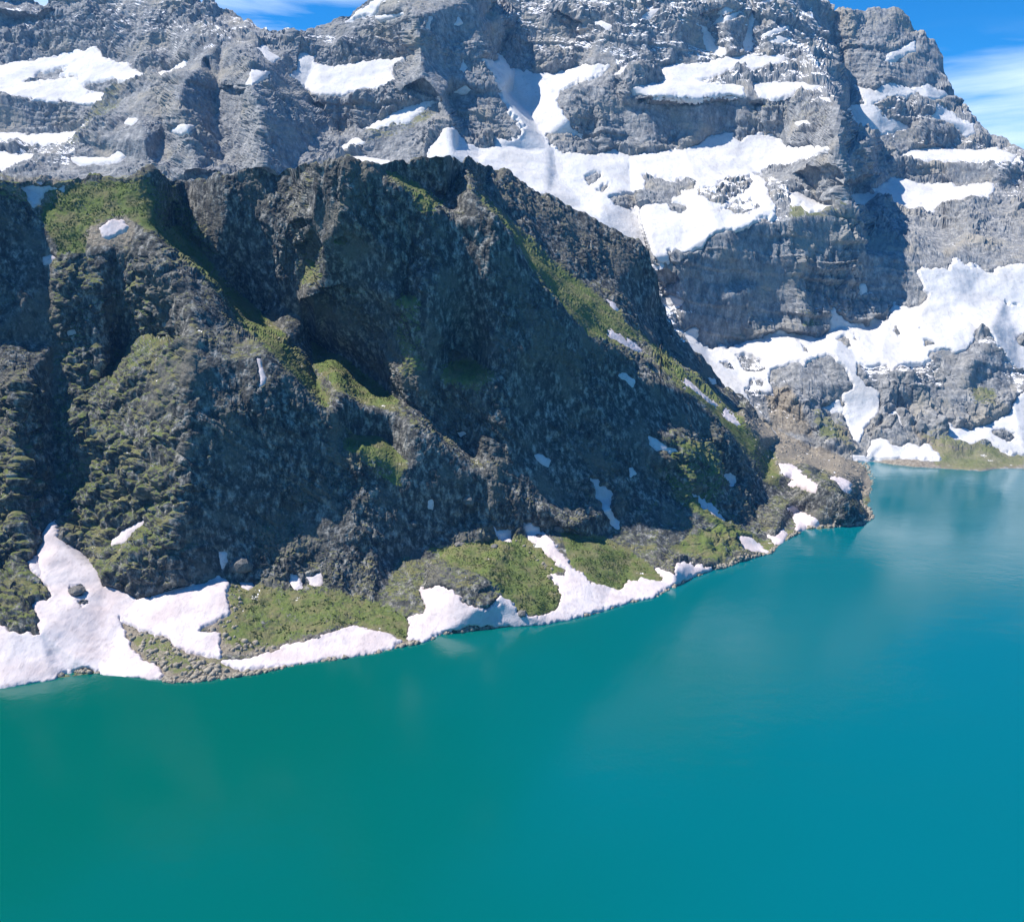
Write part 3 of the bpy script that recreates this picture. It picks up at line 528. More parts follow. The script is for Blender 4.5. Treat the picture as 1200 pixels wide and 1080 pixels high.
SMOOTH = [([(180,95),(240,60),(300,45),(340,80),(390,140),(395,200),(180,205),(120,190)],.3),([(480,-20),(560,-20),(600,60),(610,160),(530,150),(495,90)],.35),([(230,690),(300,690),(400,692),(440,702),(484,722),(484,770),(300,800),(120,800),(140,725)],.7),([(500,650),(600,635),(660,625),(740,655),(790,680),(790,700),(640,735),(600,735),(560,700),(590,690)],.7),
 ([(60,216),(150,212),(200,218),(215,270),(175,268),(100,300),(60,300),(45,250)],.75),([(557,226),(600,268),(667,325),(717,368),(745,400),(690,388),(645,343)],.6),
 ([(800,437),(890,500),(1010,541),(1030,560),(1020,582),(990,570),(960,555),(905,560),(862,515)],.6),([(1060,500),(1200,535),(1200,560),(1000,560),(1000,530)],.7),([(880,470),(960,520),(1000,535),(900,510)],.5),
 ([(195,250),(215,270),(300,365),(388,468),(347,440),(260,345)],.5),([(362,396),(467,470),(425,470)],.6)]
# ------------------------------------------------------------------ materials
def mat(name):
    m = bpy.data.materials.new(name); m.use_nodes = True; t = m.node_tree; t.nodes.clear()
    o = t.nodes.new('ShaderNodeOutputMaterial'); b = t.nodes.new('ShaderNodeBsdfPrincipled')
    t.links.new(b.outputs[0], o.inputs[0]); return m, t, b
def noise(t, scale, detail=5, rough=.6, vec=None, stretch=None, dist=0.0):
    n = t.nodes.new('ShaderNodeTexNoise'); n.inputs['Scale'].default_value = scale
    n.inputs['Detail'].default_value = detail; n.inputs['Roughness'].default_value = rough; n.inputs['Distortion'].default_value = dist
    if stretch:
        m = t.nodes.new('ShaderNodeMapping'); m.inputs['Scale'].default_value = stretch; t.links.new(vec, m.inputs[0]); vec = m.outputs[0]
    t.links.new(vec, n.inputs['Vector']); return n.outputs['Fac']
def ramp(t, src, stops):
    r = t.nodes.new('ShaderNodeValToRGB'); e = r.color_ramp.elements
    while len(e) < len(stops): e.new(0.5)
    for k, (p, c) in enumerate(stops):
        e[k].position = p; e[k].color = (*c, 1) if len(c) == 3 else (c[0],) * 3 + (1,)
    t.links.new(src, r.inputs[0]); return r.outputs[0]
def mixc(t, fac, a, b, mode='MIX'):
    m = t.nodes.new('ShaderNodeMix'); m.data_type = 'RGBA'; m.blend_type = mode
    for s, x in ((m.inputs['Factor'], fac), (m.inputs[6], a), (m.inputs[7], b)):
        if hasattr(x, 'is_linked'): t.links.new(x, s)
        elif isinstance(x, (int, float)): s.default_value = x
        else: s.default_value = (*x, 1)
    return m.outputs[2]
def mth(t, op, *a):
    m = t.nodes.new('ShaderNodeMath'); m.operation = op
    for k, x in enumerate(a):
        if hasattr(x, 'is_linked'): t.links.new(x, m.inputs[k])
        else: m.inputs[k].default_value = x
    return m.outputs[0]
def sstep(t, x, lo, hi):
    m = t.nodes.new('ShaderNodeMapRange'); m.interpolation_type = 'SMOOTHSTEP'
    t.links.new(x, m.inputs['Value']); m.inputs['From Min'].default_value = lo; m.inputs['From Max'].default_value = hi
    return m.outputs[0]
def attr(t, name):
    a = t.nodes.new('ShaderNodeAttribute'); a.attribute_name = name; return a.outputs['Fac']
def geo(t):
    g = t.nodes.new('ShaderNodeNewGeometry'); s = t.nodes.new('ShaderNodeSeparateXYZ')
    t.links.new(g.outputs['Normal'], s.inputs[0]); return g.outputs['Position'], s.outputs['Z']
def bump(t, b, h, dist, strength=1.0):
    n = t.nodes.new('ShaderNodeBump'); n.inputs['Distance'].default_value = dist; n.inputs['Strength'].default_value = strength
    t.links.new(h, n.inputs['Height']); t.links.new(n.outputs[0], b.inputs['Normal'])

def rock_mat(name, k, darks, mids, lights, warm, moss, grassA, grassB, mossamt):
    m, t, b = mat(name); pos, nz = geo(t)
    n1 = noise(t, .035 / k, 6, .65, pos); n2 = noise(t, .28 / k, 6, .7, pos, (1, 1, .55)); n3 = noise(t, .012 / k, 3, .5, pos)
    n4 = noise(t, .75 / k, 5, .75, pos); n5 = noise(t, .09 / k, 5, .7, pos)
    c = ramp(t, n2, [(.30, darks), (.5, mids), (.68, lights)])
    c = mixc(t, sstep(t, n1, .48, .66), c, warm)
    c = mixc(t, mth(t, 'MULTIPLY', sstep(t, n4, .55, .75), .55), c, lights)
    c = mixc(t, mth(t, 'MULTIPLY', sstep(t, n4, .5, .3), .55), c, darks)
    # dirt / scree
    d = ramp(t, n4, [(.3, (.13, .11, .085)), (.5, (.24, .21, .165)), (.7, (.42, .38, .31))])
    dA = attr(t, 'dirt')
    c = mixc(t, mth(t, 'MULTIPLY', sstep(t, mth(t, 'ADD', dA, mth(t, 'MULTIPLY', mth(t, 'SUBTRACT', n5, .5), .9)), .3, .62), .9), c, d)
    # moss and grass sit on surfaces that face up
    g = ramp(t, n4, [(.28, grassA), (.55, tuple((x + y) / 2 for x, y in zip(grassA, grassB))), (.75, grassB)])
    g = mixc(t, sstep(t, n5, .42, .62), g, moss)
    gA = attr(t, 'grass')
    s = mth(t, 'ADD', mth(t, 'MULTIPLY', gA, 1.05), mth(t, 'MULTIPLY', mth(t, 'SUBTRACT', nz, .62), 1.1))
    s = mth(t, 'ADD', s, mth(t, 'MULTIPLY', mth(t, 'SUBTRACT', n5, .5), 1.5))
    s = mth(t, 'SUBTRACT', s, mth(t, 'MULTIPLY', dA, .38))
    s = mth(t, 'ADD', s, mth(t, 'MULTIPLY', mth(t, 'SUBTRACT', n4, .5), 1.0))
    gf = sstep(t, s, .42 - mossamt, .66 - mossamt)
    c = mixc(t, mth(t, 'MULTIPLY', gf, .92), c, g)
    sp = mth(t, 'ADD', attr(t, 'speck'), mth(t, 'MULTIPLY', mth(t, 'SUBTRACT', nz, .6), .9))
    sp = mth(t, 'ADD', sp, mth(t, 'MULTIPLY', mth(t, 'SUBTRACT', n5, .5), 2.2))
    sf = sstep(t, sp, .66, .72)
    c = mixc(t, sf, c, (.80, .80, .82))
    t.links.new(c, b.inputs['Base Color']); b.inputs['Roughness'].default_value = .95; b.inputs['Specular IOR Level'].default_value = .15
    h = mth(t, 'ADD', mth(t, 'MULTIPLY', n4, .9), mth(t, 'MULTIPLY', noise(t, 1.6 / k, 4, .8, pos), .5))
    h = mth(t, 'MULTIPLY', h, mth(t, 'SUBTRACT', 1.0, mth(t, 'MULTIPLY', sf, .8)))
    bump(t, b, h, .9 * k, .7)
    return m
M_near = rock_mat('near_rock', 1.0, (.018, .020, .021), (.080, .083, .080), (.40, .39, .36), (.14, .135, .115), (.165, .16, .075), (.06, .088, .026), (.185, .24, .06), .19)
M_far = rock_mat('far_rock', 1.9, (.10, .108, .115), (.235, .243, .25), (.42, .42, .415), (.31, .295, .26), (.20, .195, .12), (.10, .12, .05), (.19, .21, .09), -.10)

def snow_mat(name, k, ca, cb):
    m, t, b = mat(name); pos, nz = geo(t)
    n1 = noise(t, .05 / k, 6, .6, pos); n2 = noise(t, .5 / k, 5, .7, pos, (1, .35, 1))
    n3 = noise(t, 1.1 / k, 4, .7, pos)
    c = mixc(t, sstep(t, n1, .35, .7), ca, cb)
    c = mixc(t, mth(t, 'MULTIPLY', sstep(t, n2, .5, .72), .6), c, tuple(x * .70 for x in cb))
    st = noise(t, .22 / k, 5, .75, pos, (2.2, .3, .3))
    c = mixc(t, mth(t, 'MULTIPLY', sstep(t, st, .56, .75), .45), c, tuple(x * .62 for x in cb))
    n6 = noise(t, .35 / k, 6, .75, pos)
    c = mixc(t, mth(t, 'MULTIPLY', sstep(t, n6, .69, .74), .7), c, (.22, .19, .17))     # stones and grit on the snow
    t.links.new(c, b.inputs['Base Color']); b.inputs['Roughness'].default_value = .85; b.inputs['Specular IOR Level'].default_value = .1
    bump(t, b, mth(t, 'ADD', mth(t, 'MULTIPLY', n2, .8), mth(t, 'MULTIPLY', n3, .35)), .55 * k, .8)
    return m
M_snow_n = snow_mat('old_snow', 1.0, (.63, .585, .60), (.50, .44, .45))
M_snow_f = snow_mat('high_snow', 2.0, (.62, .62, .63), (.55, .54, .535))

def water_mat():
    m, t, b = mat('lake_water'); pos, nz = geo(t)
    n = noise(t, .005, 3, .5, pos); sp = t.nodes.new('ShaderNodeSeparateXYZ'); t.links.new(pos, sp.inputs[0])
    silt_sky = mth(t, 'ADD', sp.outputs['X'], mth(t, 'MULTIPLY', mth(t, 'SUBTRACT', n, .5), 260.0))      # silt variation, plus reflected sky painted in as bluer colour eastward
    c = mixc(t, sstep(t, silt_sky, -140.0, 190.0), (.0, .098, .078), (.0, .118, .145))
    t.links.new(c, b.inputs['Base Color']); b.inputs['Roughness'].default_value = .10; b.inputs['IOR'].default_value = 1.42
    h = mth(t, 'ADD', mth(t, 'MULTIPLY', noise(t, .55, 4, .6, pos), .7), noise(t, .12, 3, .5, pos))
    wind = sstep(t, noise(t, .0065, 4, .6, pos, (1, 2.4, 1)), .42, .62)
    t.links.new(mth(t, 'ADD', .08, mth(t, 'MULTIPLY', wind, .05)), b.inputs['Roughness'])
    h = mth(t, 'MULTIPLY', h, mth(t, 'ADD', .7, mth(t, 'MULTIPLY', wind, .5)))
    bump(t, b, h, .10, 1.0)
    return m
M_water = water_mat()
def plain(name, col, r=.95):
    m, t, b = mat(name); pos, nz = geo(t)
    n = noise(t, 1.2, 5, .7, pos)
    c = mixc(t, sstep(t, n, .3, .7), tuple(x * .6 for x in col), tuple(min(1, x * 1.35) for x in col))
    t.links.new(c, b.inputs['Base Color']); b.inputs['Roughness'].default_value = r; b.inputs['Specular IOR Level'].default_value = .15
    bump(t, b, n, .3, .8); return m
M_bed = plain('lake_bed', (.10, .10, .09))
M_boulder = plain('boulder_rock', (.17, .165, .155))
M_grass = plain('grass_blades', (.11, .145, .042))
M_stone = plain('scree_stone', (.30, .27, .22))
# ------------------------------------------------------------------ build the relief
def squeeze(p):                                  # steepen the near mountain about its shore line
    u, v, Y = cpt(p)
    if isinstance(p, Zp): return (u, v, Y)
    sh = np.array([cpt(q) for q in A_SHORE[:35]]); ys = np.interp(u, sh[:, 0], sh[:, 2])
    f = np.interp(u, [-400, 185, 250, 560, 680, 770, 885], [.6, .6, .36, .27, .33, .58, .94]); d = Y - ys
    if 188 < u < 366 and v < 402: f = .62
    if u <= 188 and v < 264: f = .6
    if u > 558 and v < np.interp(u, [556, 605, 667, 720, 760, 800, 840, 885], [230, 272, 329, 372, 412, 442, 472, 500]): f = 1.0
    elif 540 < u < 575 and v < 200: f = .7
    return (u, v, ys + (88 + (d - 88) * f) if d > 88 else Y)
A_LINES = [[squeeze(p) for p in L] for L in A_LINES]
GA = relief(A_LINES, 2); GB = relief(B_LINES, 2)
def benches(G, polys, sh):                       # ledges tread back into the slope, everything above steps back with them
    M = np.zeros((NV, NU), np.float32)
    for p, g in polys: paint(M, p, 3, g * 1.45)
    E = np.zeros_like(M); acc = np.zeros(NU, np.float32)
    for j in range(NV - 1, -1, -1): acc = acc * .989 + M[j]; E[j] = acc
    for _ in range(2):
        c = np.cumsum(np.pad(E, [(0, 0), (9, 8)], mode='edge').astype(np.float64), axis=1); E = ((c[:, 17:] - c[:, :-17]) / 17)
        E = np.concatenate([E, np.repeat(E[:, -1:], max(0, NU - E.shape[1]), 1)], 1)[:, :NU].astype(np.float32)
    E = blur(E, 1)
    return 1 / (1 / G + E)
BENCH_A = [([(180,268),(215,270),(260,325),(300,365),(345,410),(388,468),(380,484),(347,442),(320,414),(283,382),(260,347),(213,307)],1.8),
 ([(362,394),(400,416),(443,448),(467,468),(500,501),(535,523),(560,548),(560,556),(535,533),(500,512),(467,484),(425,478),(395,462),(372,436)],1.6),
 ([(450,195),(490,215),(520,235),(545,255),(540,262),(510,246),(480,226),(455,210)],1.6),
 ([(557,226),(600,268),(667,325),(717,366),(760,408),(800,437),(842,468),(878,500),(905,530),(900,560),(862,517),(842,496),(824,474),(790,450),(745,424),(722,404),(690,390),(645,345),(622,310),(595,274)],.35),
 ([(743,426),(775,436),(800,452),(798,458),(770,446),(745,434)],1.5),
 ([(820,575),(850,600),(905,643),(900,650),(850,615),(815,583)],1.0),
 ([(125,455),(165,395),(215,398),(212,406),(168,406),(135,460)],1.5),
 ([(470,350),(492,348),(490,356),(470,358)],1.5),([(513,428),(550,418),(580,440),(570,450),(520,445)],1.0),([(400,515),(440,512),(475,540),(470,550),(440,528),(405,528)],1.2)]
BENCH_B = [([(773,80),(847,68),(937,73),(960,104),(930,114),(813,118),(737,113)],.8),([(660,190),(717,181),(800,178),(850,156),(975,174),(970,184),(890,205),(800,225),(720,220)],.7),
 ([(1050,186),(1067,177),(1190,180),(1185,195),(1060,190)],1.5),([(1023,222),(1047,207),(1166,217),(1160,230),(1093,248),(1033,232)],1.0),
 ([(-400,72),(0,77),(117,60),(170,87),(123,120),(-400,112)],.8),([(-80,160),(100,148),(103,155),(73,168),(-80,168)],1.0)]
GA = benches(GA, BENCH_A, 0); GB = benches(GB, BENCH_B, 0)
def zero(): return np.zeros((NV, NU), np.float32)
def masks(nsn, holes, G, near):
    snow = zero(); sheets = []
    X0, Y0 = None, None
    for poly, T, label in nsn:
        P = np.array(poly, float); m = 7
        x0, x1 = int(max(U0, P[:, 0].min() - m)), int(min(U1, P[:, 0].max() + m))
        y0, y1 = int(max(V0, P[:, 1].min() - m)), int(min(V1, P[:, 1].max() + m))
        X, Y = np.meshgrid(np.arange(x0, x1 + 1.0), np.arange(y0, y1 + 1.0))
        s = sdist(poly, X, Y)
        for h in holes:
            hp = np.array(h, float)
            if hp[:, 0].max() < x0 or hp[:, 0].min() > x1 or hp[:, 1].max() < y0 or hp[:, 1].min() > y1: continue
            s = np.minimum(s, -sdist(h, X, Y) - .3)
        D = 1 / samp(G, X, Y)
        P0 = world(X, Y, D)
        sc = 1.0 if near else 2.2
        size = min(np.ptp(P[:, 0]), np.ptp(P[:, 1]))
        amp = min(3.2, 1.0 + size * .06)
        Q = P0.reshape(-1, 3) / sc
        nz = (fbm(Q / 9.0, 3, g=.65) * .9 + fbm(Q / 2.6, 2) * .6).reshape(X.shape)
        s = s + nz * amp + .7
        sub = snow[y0 - V0:y1 - V0 + 1, x0 - U0:x1 - U0 + 1]
        np.maximum(sub, sm(s, -2.5, 1.5), out=sub)
        sheets.append((P0, s, T, label, X, Y))
    return snow, sheets
snowA, sheetsA = masks(NSN, NHOLE, GA, True)
snowB, sheetsB = masks(FSN, FHOLE, GB, False)
grass = zero(); dirt = zero(); smo = zero(); speck = zero()
for p, v in GRASS: paint(grass, p, 5, v)
for p, v in DIRT: paint(dirt, p, 5, v)
for p, v in SMOOTH: paint(smo, p, 6, v)
paint(smo, [(503,660),(540,655),(575,668),(592,690),(580,722),(540,712),(505,700)], 5, .85, 'min')
for p, v in SPECK: paint(speck, p, 12, v)
LUMP = zero(); paint(LUMP, [(60,290),(170,275),(215,330),(235,420),(235,560),(225,700),(60,700),(60,480)], 20, 1.0); paint(LUMP, [(760,500),(850,510),(920,650),(840,670),(760,600)], 10, .8)
paint(LUMP, [(-60,440),(50,450),(60,740),(-60,740)], 12, 1.0); paint(LUMP, [(500,655),(590,640),(600,720),(500,720)], 6, .8)

def bigdisp(P, k):                               # slow undulation shared by rock and snow
    return fbm(P / (70.0 * k), 3) * 3.2 * k
def beds(t, rough):                              # beds of uneven hardness: each one set in or out, with a crisp edge
    i = np.floor(t).astype(np.int64); f = t - i
    h0 = RN[PERM[i & 4095], 0]; h1 = RN[PERM[(i + 1) & 4095], 0]
    return h0 + (h1 - h0) * sm(f, 1 - rough, 1.0)
def rockdisp(P, k, lump):
    far = k > 1.5
    q = P / k
    wv = np.stack([perlin(q / 16.0 + 5), perlin(q / 16.0 + 40), perlin(q / 16.0 + 90)], -1) * 4.0
    qw = q + wv
    patch = sm(perlin(q / 22.0 + 3), -.45, .45)
    if far:                                      # jointed cliffs: buttresses, pillars, vertical cracks, bedding steps
        ribs = ridged(qw * np.array([1 / 16., 1 / 16., 1 / 60.]), 3, .45) * 1.3 + ridged(q * np.array([1 / 34., 1 / 34., 1 / 80.]) + 7, 2) * 3.2
        f1, f2, rv = worley((q + wv * .35) / np.array([5., 5., 24.]))
        g1, g2, rg = worley((q + wv * .35) / np.array([2.2, 2.2, 9.]) + 4)
        blocks = (rv - .5) * 1.9 + (rg - .5) * .7 - (f2 - f1 < .10) * .8
        t = q[:, 2] + .10 * q[:, 0] + wv[:, 0] * .5
        terr = (beds(t / 5.5, .2) - .5) * 2.6 + (beds(t / 2.1 + 50, .3) - .5) * 1.2
        terr *= .6 + .8 * patch
    else:
        ribs = ridged(qw * np.array([1 / 15., 1 / 15., 1 / 50.]), 3, .5) * 1.3 + ridged(q * np.array([1 / 32., 1 / 32., 1 / 80.]) + 3, 2) * 1.6
        f1, f2, rv = worley((q + wv * .4) / np.array([4.2, 4.2, 11.]))
        blocks = (rv - .5) * 1.2 - (f2 - f1 < .10) * .5
        t = q[:, 2] + .8 * q[:, 0] + wv[:, 0] * .8
        terr = (beds(t / 6.5, .25) - .5) * 2.0 + (beds(t / 2.3 + 50, .3) - .5) * .9
        terr *= .3 + .7 * patch
    f1b, f2b, rvb = worley(q / np.array([1.9, 1.9, 2.8]) + 9.1)
    blk2 = (rvb - .5) * .55
    ax = np.array([8., 8., 6.])
    g1, g2, rg = worley(qw / ax + 3.3)
    round_ = (.85 - g1) * (2.6 + 2.8 * rg) + (rg - .5) * 2.5
    h1, h2, rh = worley(qw / (ax * .42) + 7.3)
    round2 = (.8 - h1) * (1.0 + 2.0 * rh)
    fine = fbm(q / 2.6, 3, g=.6) * (.25 if far else .42)
    a = ribs + blocks + blk2 + terr; b = ribs * 1.1 + round_ + round2 + blk2 * .6 + terr * .4
    big = .35 + 1.15 * sm(perlin(q / 38.0 + 60), -.45, .5)          # slabby stretches between broken ones
    return (a * big * (.9 if far else .74) * (1 - lump) + b * (.3 + .55 * big) * lump + fine * (.5 + .5 * big)) * k

def build_relief(name, G, TOP, BASE, us, nr, k, snow, material, nback=14):
    top = np.array([cpt(p)[:2] for p in TOP]); base = np.array([cpt(p)[:2] for p in BASE])
    vt = np.interp(us, top[:, 0], top[:, 1]); vb = np.interp(us, base[:, 0], base[:, 1])
    t = np.linspace(0, 1, nr)[:, None]
    U = np.broadcast_to(us, (nr, len(us))).copy(); V = vt + (vb - vt) * t
    D = 1 / samp(G, U, V); P = world(U, V, D)
    # the far side of the ridge, falling away behind the skyline
    bk = []
    for j in range(nback, 0, -1):
        s = (j / nback) ** 1.3
        Q = P[0].copy(); L = 150 * k
        Q[:, 1] += L * s; Q[:, 2] = Q[:, 2] + (min(-10, 0) - 6 - Q[:, 2]) * s ** 1.1; bk.append(Q)
    P = np.concatenate([np.array(bk), P], 0); nrt = nr + nback
    Ub = np.concatenate([np.repeat(U[:1], nback, 0), U]); Vb = np.concatenate([np.repeat(V[:1], nback, 0), V])
    N = grid_normals(P)
    w = np.where(np.arange(nrt)[:, None] < nback, .6, -.6) * N[..., 1] + N[..., 2]
    N *= np.where(w < 0, -1, 1)[..., None]
    # smooth normals a little so that displacement does not fold at creases
    for _ in range(3):
        N[1:-1] = (N[:-2] + 2 * N[1:-1] + N[2:]) / 4; N[:, 1:-1] = (N[:, :-2] + 2 * N[:, 1:-1] + N[:, 2:]) / 4
    N /= np.linalg.norm(N, axis=-1, keepdims=True)
    sn = samp(snow, Ub, Vb); gr = samp(grass, Ub, Vb); di = samp(dirt, Ub, Vb); so_ = samp(smo, Ub, Vb); sp = samp(speck, Ub, Vb); lu = samp(LUMP, Ub, Vb)
    f = P.reshape(-1, 3)
    bd = bigdisp(f, k).reshape(P.shape[:2]); rd = rockdisp(f, k, lu.ravel()).reshape(P.shape[:2])
    ns = fbm(f / 3.5 / k, 3).reshape(P.shape[:2])
    shore = sm(P[..., 2], 0.0, 6.5 * k)          # calm down towards the water
    rf = (1 - .92 * so_) * (1 - .93 * sn) * (.2 + .8 * shore)
    d = bd * (.25 + .75 * shore) * (P[..., 2] > -3) + rd * rf + ns * .45 * k * so_ * (1 - sn) - 1.1 * k * sn
    P = P + N * d[..., None]
    jag = np.exp(-(np.maximum(0, np.arange(nrt) - nback) / 14.0) ** 2)[:, None] * (1 - .8 * so_) * (1 - sn)      # broken skyline
    q1 = f / k * np.array([1, .3, .1])
    P[..., 2] += jag * ((ridged(q1 / 17.0 + 2, 3) - .9) * 1.9 + (beds(q1[:, 0] / 7.0 + perlin(q1 / 9) * .8, .3) - .5) * 3.0).reshape(jag.shape[0], -1) * k * shore
    o = grid_mesh(name, P, nrt, len(us), material, dict(grass=gr, dirt=di, speck=sp * (1 - so_)), smooth=False)
    return o, P
usA = np.concatenate([np.arange(-420, -24, 6.0), np.arange(-24, 1101, 1.3)])
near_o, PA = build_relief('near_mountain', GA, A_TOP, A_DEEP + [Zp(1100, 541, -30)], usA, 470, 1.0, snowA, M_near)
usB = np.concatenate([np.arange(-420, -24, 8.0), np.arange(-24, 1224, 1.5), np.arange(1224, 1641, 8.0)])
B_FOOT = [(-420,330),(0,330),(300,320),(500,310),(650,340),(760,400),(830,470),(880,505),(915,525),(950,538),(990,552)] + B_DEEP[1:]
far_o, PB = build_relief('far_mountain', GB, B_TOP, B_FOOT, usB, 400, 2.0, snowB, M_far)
fin(near_o, 'dark rocky near mountain with green ledges and lumpy spurs rising from the lake', None, kind='structure')
fin(far_o, 'tall grey cliff massif with snow shelves filling the background', None, kind='structure')

def build_snow(sheets, k, material, group):
    for P0, s, T, label, X, Y in sheets:
        nr, nc = X.shape
        N = grid_normals(P0); N *= np.where(N[..., 2] - .6 * N[..., 1] < 0, -1, 1)[..., None]
        f = P0.reshape(-1, 3)
        bd = bigdisp(f, k).reshape(X.shape) * (.25 + .75 * sm(P0[..., 2], 0, 6.5 * k))
        sn = (fbm(f / (13.0 * k), 3) * .55 * k).reshape(X.shape)
        off = T * (1.25 * sm(s, -2.6, 2.2) - .75) + sn * sm(s, 0, 6)
        P = P0 + N * (bd + off)[..., None]
        keep = (s > -3.0) & (P0[..., 2] > -2.5)
        o = grid_mesh('snow_patch', P, nr, nc, material, None, keep)
        if o is not None: fin(o, label, 'snow patch', group)
build_snow(sheetsA, 1.0, M_snow_n, 'snow patches on the near mountain')
build_snow(sheetsB, 2.0, M_snow_f, 'snow patches on the far massif')

# ------------------------------------------------------------------ lake and lake bed
def sheet(name, x0, x1, y0, y1, z, m):
    me = bpy.data.meshes.new(name)
    me.from_pydata([(x0, y0, z), (x1, y0, z), (x1, y1, z), (x0, y1, z)], [], [(0, 1, 2, 3)]); me.materials.append(m)
    o = bpy.data.objects.new(name, me); COL.objects.link(o); return o
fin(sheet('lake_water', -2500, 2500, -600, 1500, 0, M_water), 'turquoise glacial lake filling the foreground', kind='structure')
fin(sheet('ground', -6000, 6000, -3000, 7000, -14, M_bed), 'ground under the lake and around the mountains', kind='structure')

# ------------------------------------------------------------------ thin blue mountain air
def haze(density):
    x0, x1, y0, y1, z0, z1 = -6050, 6050, -3050, 7050, -15.5, 720
    v = [(x, y, z) for z in (z0, z1) for y in (y0, y1) for x in (x0, x1)]
    me = bpy.data.meshes.new('haze'); me.from_pydata(v, [], [(0, 2, 3, 1), (4, 5, 7, 6), (0, 1, 5, 4), (2, 6, 7, 3), (0, 4, 6, 2), (1, 3, 7, 5)])
    m = bpy.data.materials.new('haze'); m.use_nodes = True; t = m.node_tree; t.nodes.clear()
    o = t.nodes.new('ShaderNodeOutputMaterial'); pv = t.nodes.new('ShaderNodeVolumePrincipled')
    pv.inputs['Color'].default_value = (.10, .38, 1.0, 1); pv.inputs['Density'].default_value = density; pv.inputs['Anisotropy'].default_value = 0.0
    t.links.new(pv.outputs[0], o.inputs['Volume']); me.materials.append(m)
    ob = bpy.data.objects.new('haze', me); COL.objects.link(ob); fin(ob, 'thin blue haze in the air over the lake and the mountains', kind='stuff')
haze(0.000045)
# ------------------------------------------------------------------ stones, boulders and grass tufts on the near shore
rs = np.random.RandomState(11)
vtA = np.interp(usA, *np.array([cpt(p)[:2] for p in A_TOP]).T); vbA = np.interp(usA, *np.array([cpt(p)[:2] for p in A_DEEP + [Zp(1100, 541, -30)]]).T)
def on_near(u, v):
    c = np.clip(np.searchsorted(usA, u), 0, len(usA) - 1)
    r = 14 + (v - vtA[c]) / (vbA[c] - vtA[c]) * 469
    return PA[np.clip(r.astype(int), 0, PA.shape[0] - 1), c]
def scatter(polys, n):
    out = []
    A = [max(1, np.ptp([q[0] for q in p]) * np.ptp([q[1] for q in p])) for p in polys]
    for p, a in zip(polys, A):
        m = int(n * a / sum(A)); P = np.array(p, float)
        u = rs.uniform(P[:, 0].min(), P[:, 0].max(), m); v = rs.uniform(P[:, 1].min(), P[:, 1].max(), m)
        k = (sdist(p, u, v) > .5) & (samp(snowA, u, v) < .15)
        out.append(np.stack([u[k], v[k]], 1))
    return np.concatenate(out)
def many(name, verts, faces, pos, size, rot, material, flat=True):
    n = len(pos); V = np.array(verts, float); F = np.array(faces)
    c, s = np.cos(rot), np.sin(rot)
    X = V[None, :, :] * size[:, None, :]
    Q = np.stack([X[..., 0] * c[:, None] - X[..., 1] * s[:, None], X[..., 0] * s[:, None] + X[..., 1] * c[:, None], X[..., 2]], -1)
    Q += rs.randn(*Q.shape) * size[:, None, :] * .16
    Q += pos[:, None, :]
    FF = (F[None] + (np.arange(n) * len(V))[:, None, None]).reshape(-1)
    me = bpy.data.meshes.new(name); me.vertices.add(n * len(V)); me.vertices.foreach_set('co', Q.astype(np.float32).ravel())
    me.loops.add(len(FF)); me.loops.foreach_set('vertex_index', FF.astype(np.int32))
    me.polygons.add(len(FF) // 3); me.polygons.foreach_set('loop_start', np.arange(0, len(FF), 3, dtype=np.int32))
    me.update(calc_edges=True); me.materials.append(material)
    o = bpy.data.objects.new(name, me); COL.objects.link(o); return o
import bmesh
bmi = bmesh.new(); bmesh.ops.create_icosphere(bmi, subdivisions=1, radius=1.0)
IV = [tuple(v.co) for v in bmi.verts]; IF = [[v.index for v in f.verts] for f in bmi.faces]
bmesh.ops.subdivide_edges(bmi, edges=bmi.edges[:], cuts=1, use_grid_fill=True); bmesh.ops.triangulate(bmi, faces=bmi.faces[:]); bmi.verts.ensure_lookup_table()
BV = np.array([tuple(v.co.normalized()) for v in bmi.verts]); BF = [[v.index for v in f.verts] for f in bmi.faces]; bmi.free()

fans = [GRASS[14][0], GRASS[15][0], GRASS[16][0], GRASS[0][0], GRASS[10][0], GRASS[3][0], GRASS[11][0]]
pts = scatter(fans, 60000); pos = on_near(pts[:, 0], pts[:, 1])
k = (fbm(pos / 9.0, 3) > -.15) & (pos[:, 2] > .8); k &= ~((sdist(GRASS[16][0], pts[:, 0], pts[:, 1]) > -2) & (fbm(pos / 5.0 + 9, 3) < .22)); pos = pos[k]
sz = rs.uniform(.25, .75, (len(pos), 1)) * np.array([[1, 1, .9]])
TV = [(-.7, 0, -.2), (.7, 0, -.2), (0, .25, 1), (0, -.7, -.2), (0, .7, -.2), (.25, 0, 1.0), (-.5, .5, -.2), (.5, -.5, -.2), (-.1, -.2, .8)]
fin(many('grass', TV, [(0, 1, 2), (3, 4, 5), (6, 7, 8)], pos, sz, rs.uniform(0, 6.28, len(pos)), M_grass), 'short green grass tufts on the lakeside fans and ledges', kind='stuff')

scree = [DIRT[6][0], DIRT[7][0], DIRT[2][0], DIRT[11][0], GRASS[17][0], DIRT[8][0], DIRT[9][0]]
pts = scatter(scree, 12000); pos = on_near(pts[:, 0], pts[:, 1]); k = (pos[:, 2] > -.3) & (fbm(pos / 5.0, 3) > -.12); pos = pos[k]
g = (rs.rand(len(pos), 1) ** 5 * 1.8 + .2); sz = g * rs.uniform(.6, 1.3, (len(pos), 3))
a = many('scree', IV, IF, pos, sz, rs.uniform(0, 6.28, len(pos)), M_stone); fin(a, 'loose pale stones scattered over the scree and the shore', kind='stuff')
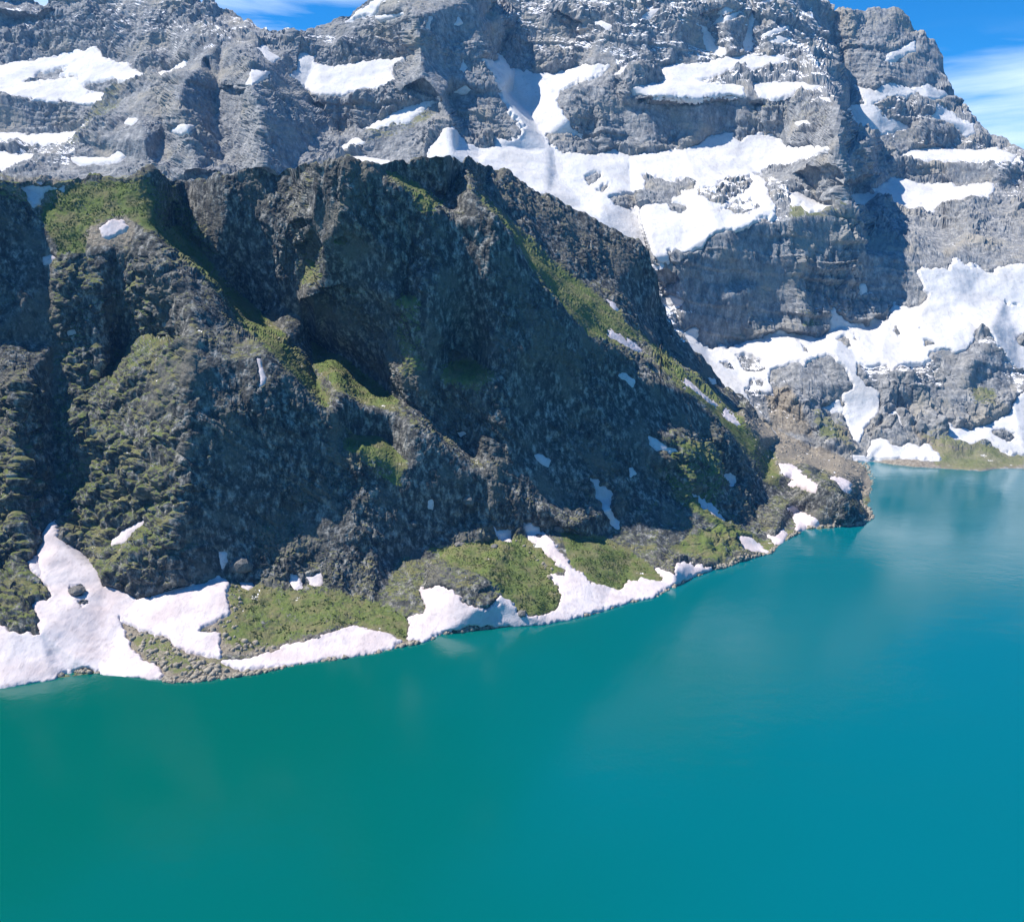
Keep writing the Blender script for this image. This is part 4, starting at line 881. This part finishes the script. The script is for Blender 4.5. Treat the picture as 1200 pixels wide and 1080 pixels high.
# a fringe of stones along the waterline
sh = np.array([cpt(q)[:2] for q in A_SHORE[3:]]); t = rs.uniform(0, len(sh) - 1.001, 2600); i = t.astype(int); f = (t - i)[:, None]
q = sh[i] * (1 - f) + sh[i + 1] * f + np.stack([rs.randn(len(t)) * 1.0, -np.abs(rs.randn(len(t))) * 2.0 + .8], 1)
k = samp(snowA, q[:, 0], q[:, 1]) < .3; q = q[k]; pos = on_near(q[:, 0], q[:, 1]); pos[:, 2] = np.maximum(pos[:, 2], -.2)
g = rs.rand(len(pos), 1) ** 2.5 * 1.3 + .3; fin(many('shore_stones', IV, IF, pos, g * rs.uniform(.6, 1.3, (len(pos), 3)), rs.uniform(0, 6.28, len(pos)), M_stone), 'wet grey stones lining the water edge', kind='stuff')

BOULD = [(91,697,3.4,'broad dark boulder standing out of the large left snowfield'),(99,707,2.0,'smaller dark rock just below the boulder in the left snowfield'),(631,627,2.6,'brown boulder in the upper throat of the snow chute'),
 (612,719,2.4,'pale boulder at the foot of the middle green fan where it meets the snow'),(655,620,3.0,'pale block at the top of the right green fan beside the chute'),
 (283,664,6.0,'round sunlit knoll of rock in front of the dark cliff foot'),(548,588,3.0,'pale upright rock low on the dark wall'),(484,614,2.6,'pale rock on the thin lit rib of the dark wall'),
 (400,742,2.0,'grey boulder between the talus fan and the low snow tongue'),(372,748,1.6,'small boulder at the lower edge of the talus fan'),(180,776,1.8,'tan boulder at the tip of the brown tongue in the snow'),
 (538,641,2.8,'block of pale rock at the upper left edge of the middle green fan'),(578,642,2.2,'pale stone at the top centre of the middle green fan, left of the chute'),(1005,572,2.0,'pale boulder at the end of the scree spit'),(440,748,1.8,'boulder on the shore strip right of the low snow tongue')]
for bu, bv, br, lab in BOULD:
    p = on_near(np.array([bu * 1.0]), np.array([bv * 1.0]))[0]
    V = BV * br * np.array([rs.uniform(.8, 1.2), rs.uniform(.8, 1.2), rs.uniform(.65, 1.0)])
    c1, c2, cr = worley(V / (br * .75) + rs.rand(3) * 50); V = V * (1 + (cr[:, None] - .5) * .35) + rs.randn(*V.shape) * br * .04
    me = bpy.data.meshes.new('boulder'); me.from_pydata([tuple(x) for x in V], [], BF); me.materials.append(M_boulder)
    o = bpy.data.objects.new('boulder', me); COL.objects.link(o); o.location = p + np.array([0, -.3 * br, .15 * br]); fin(o, lab, 'boulder', 'boulders on the near mountain and its shore')
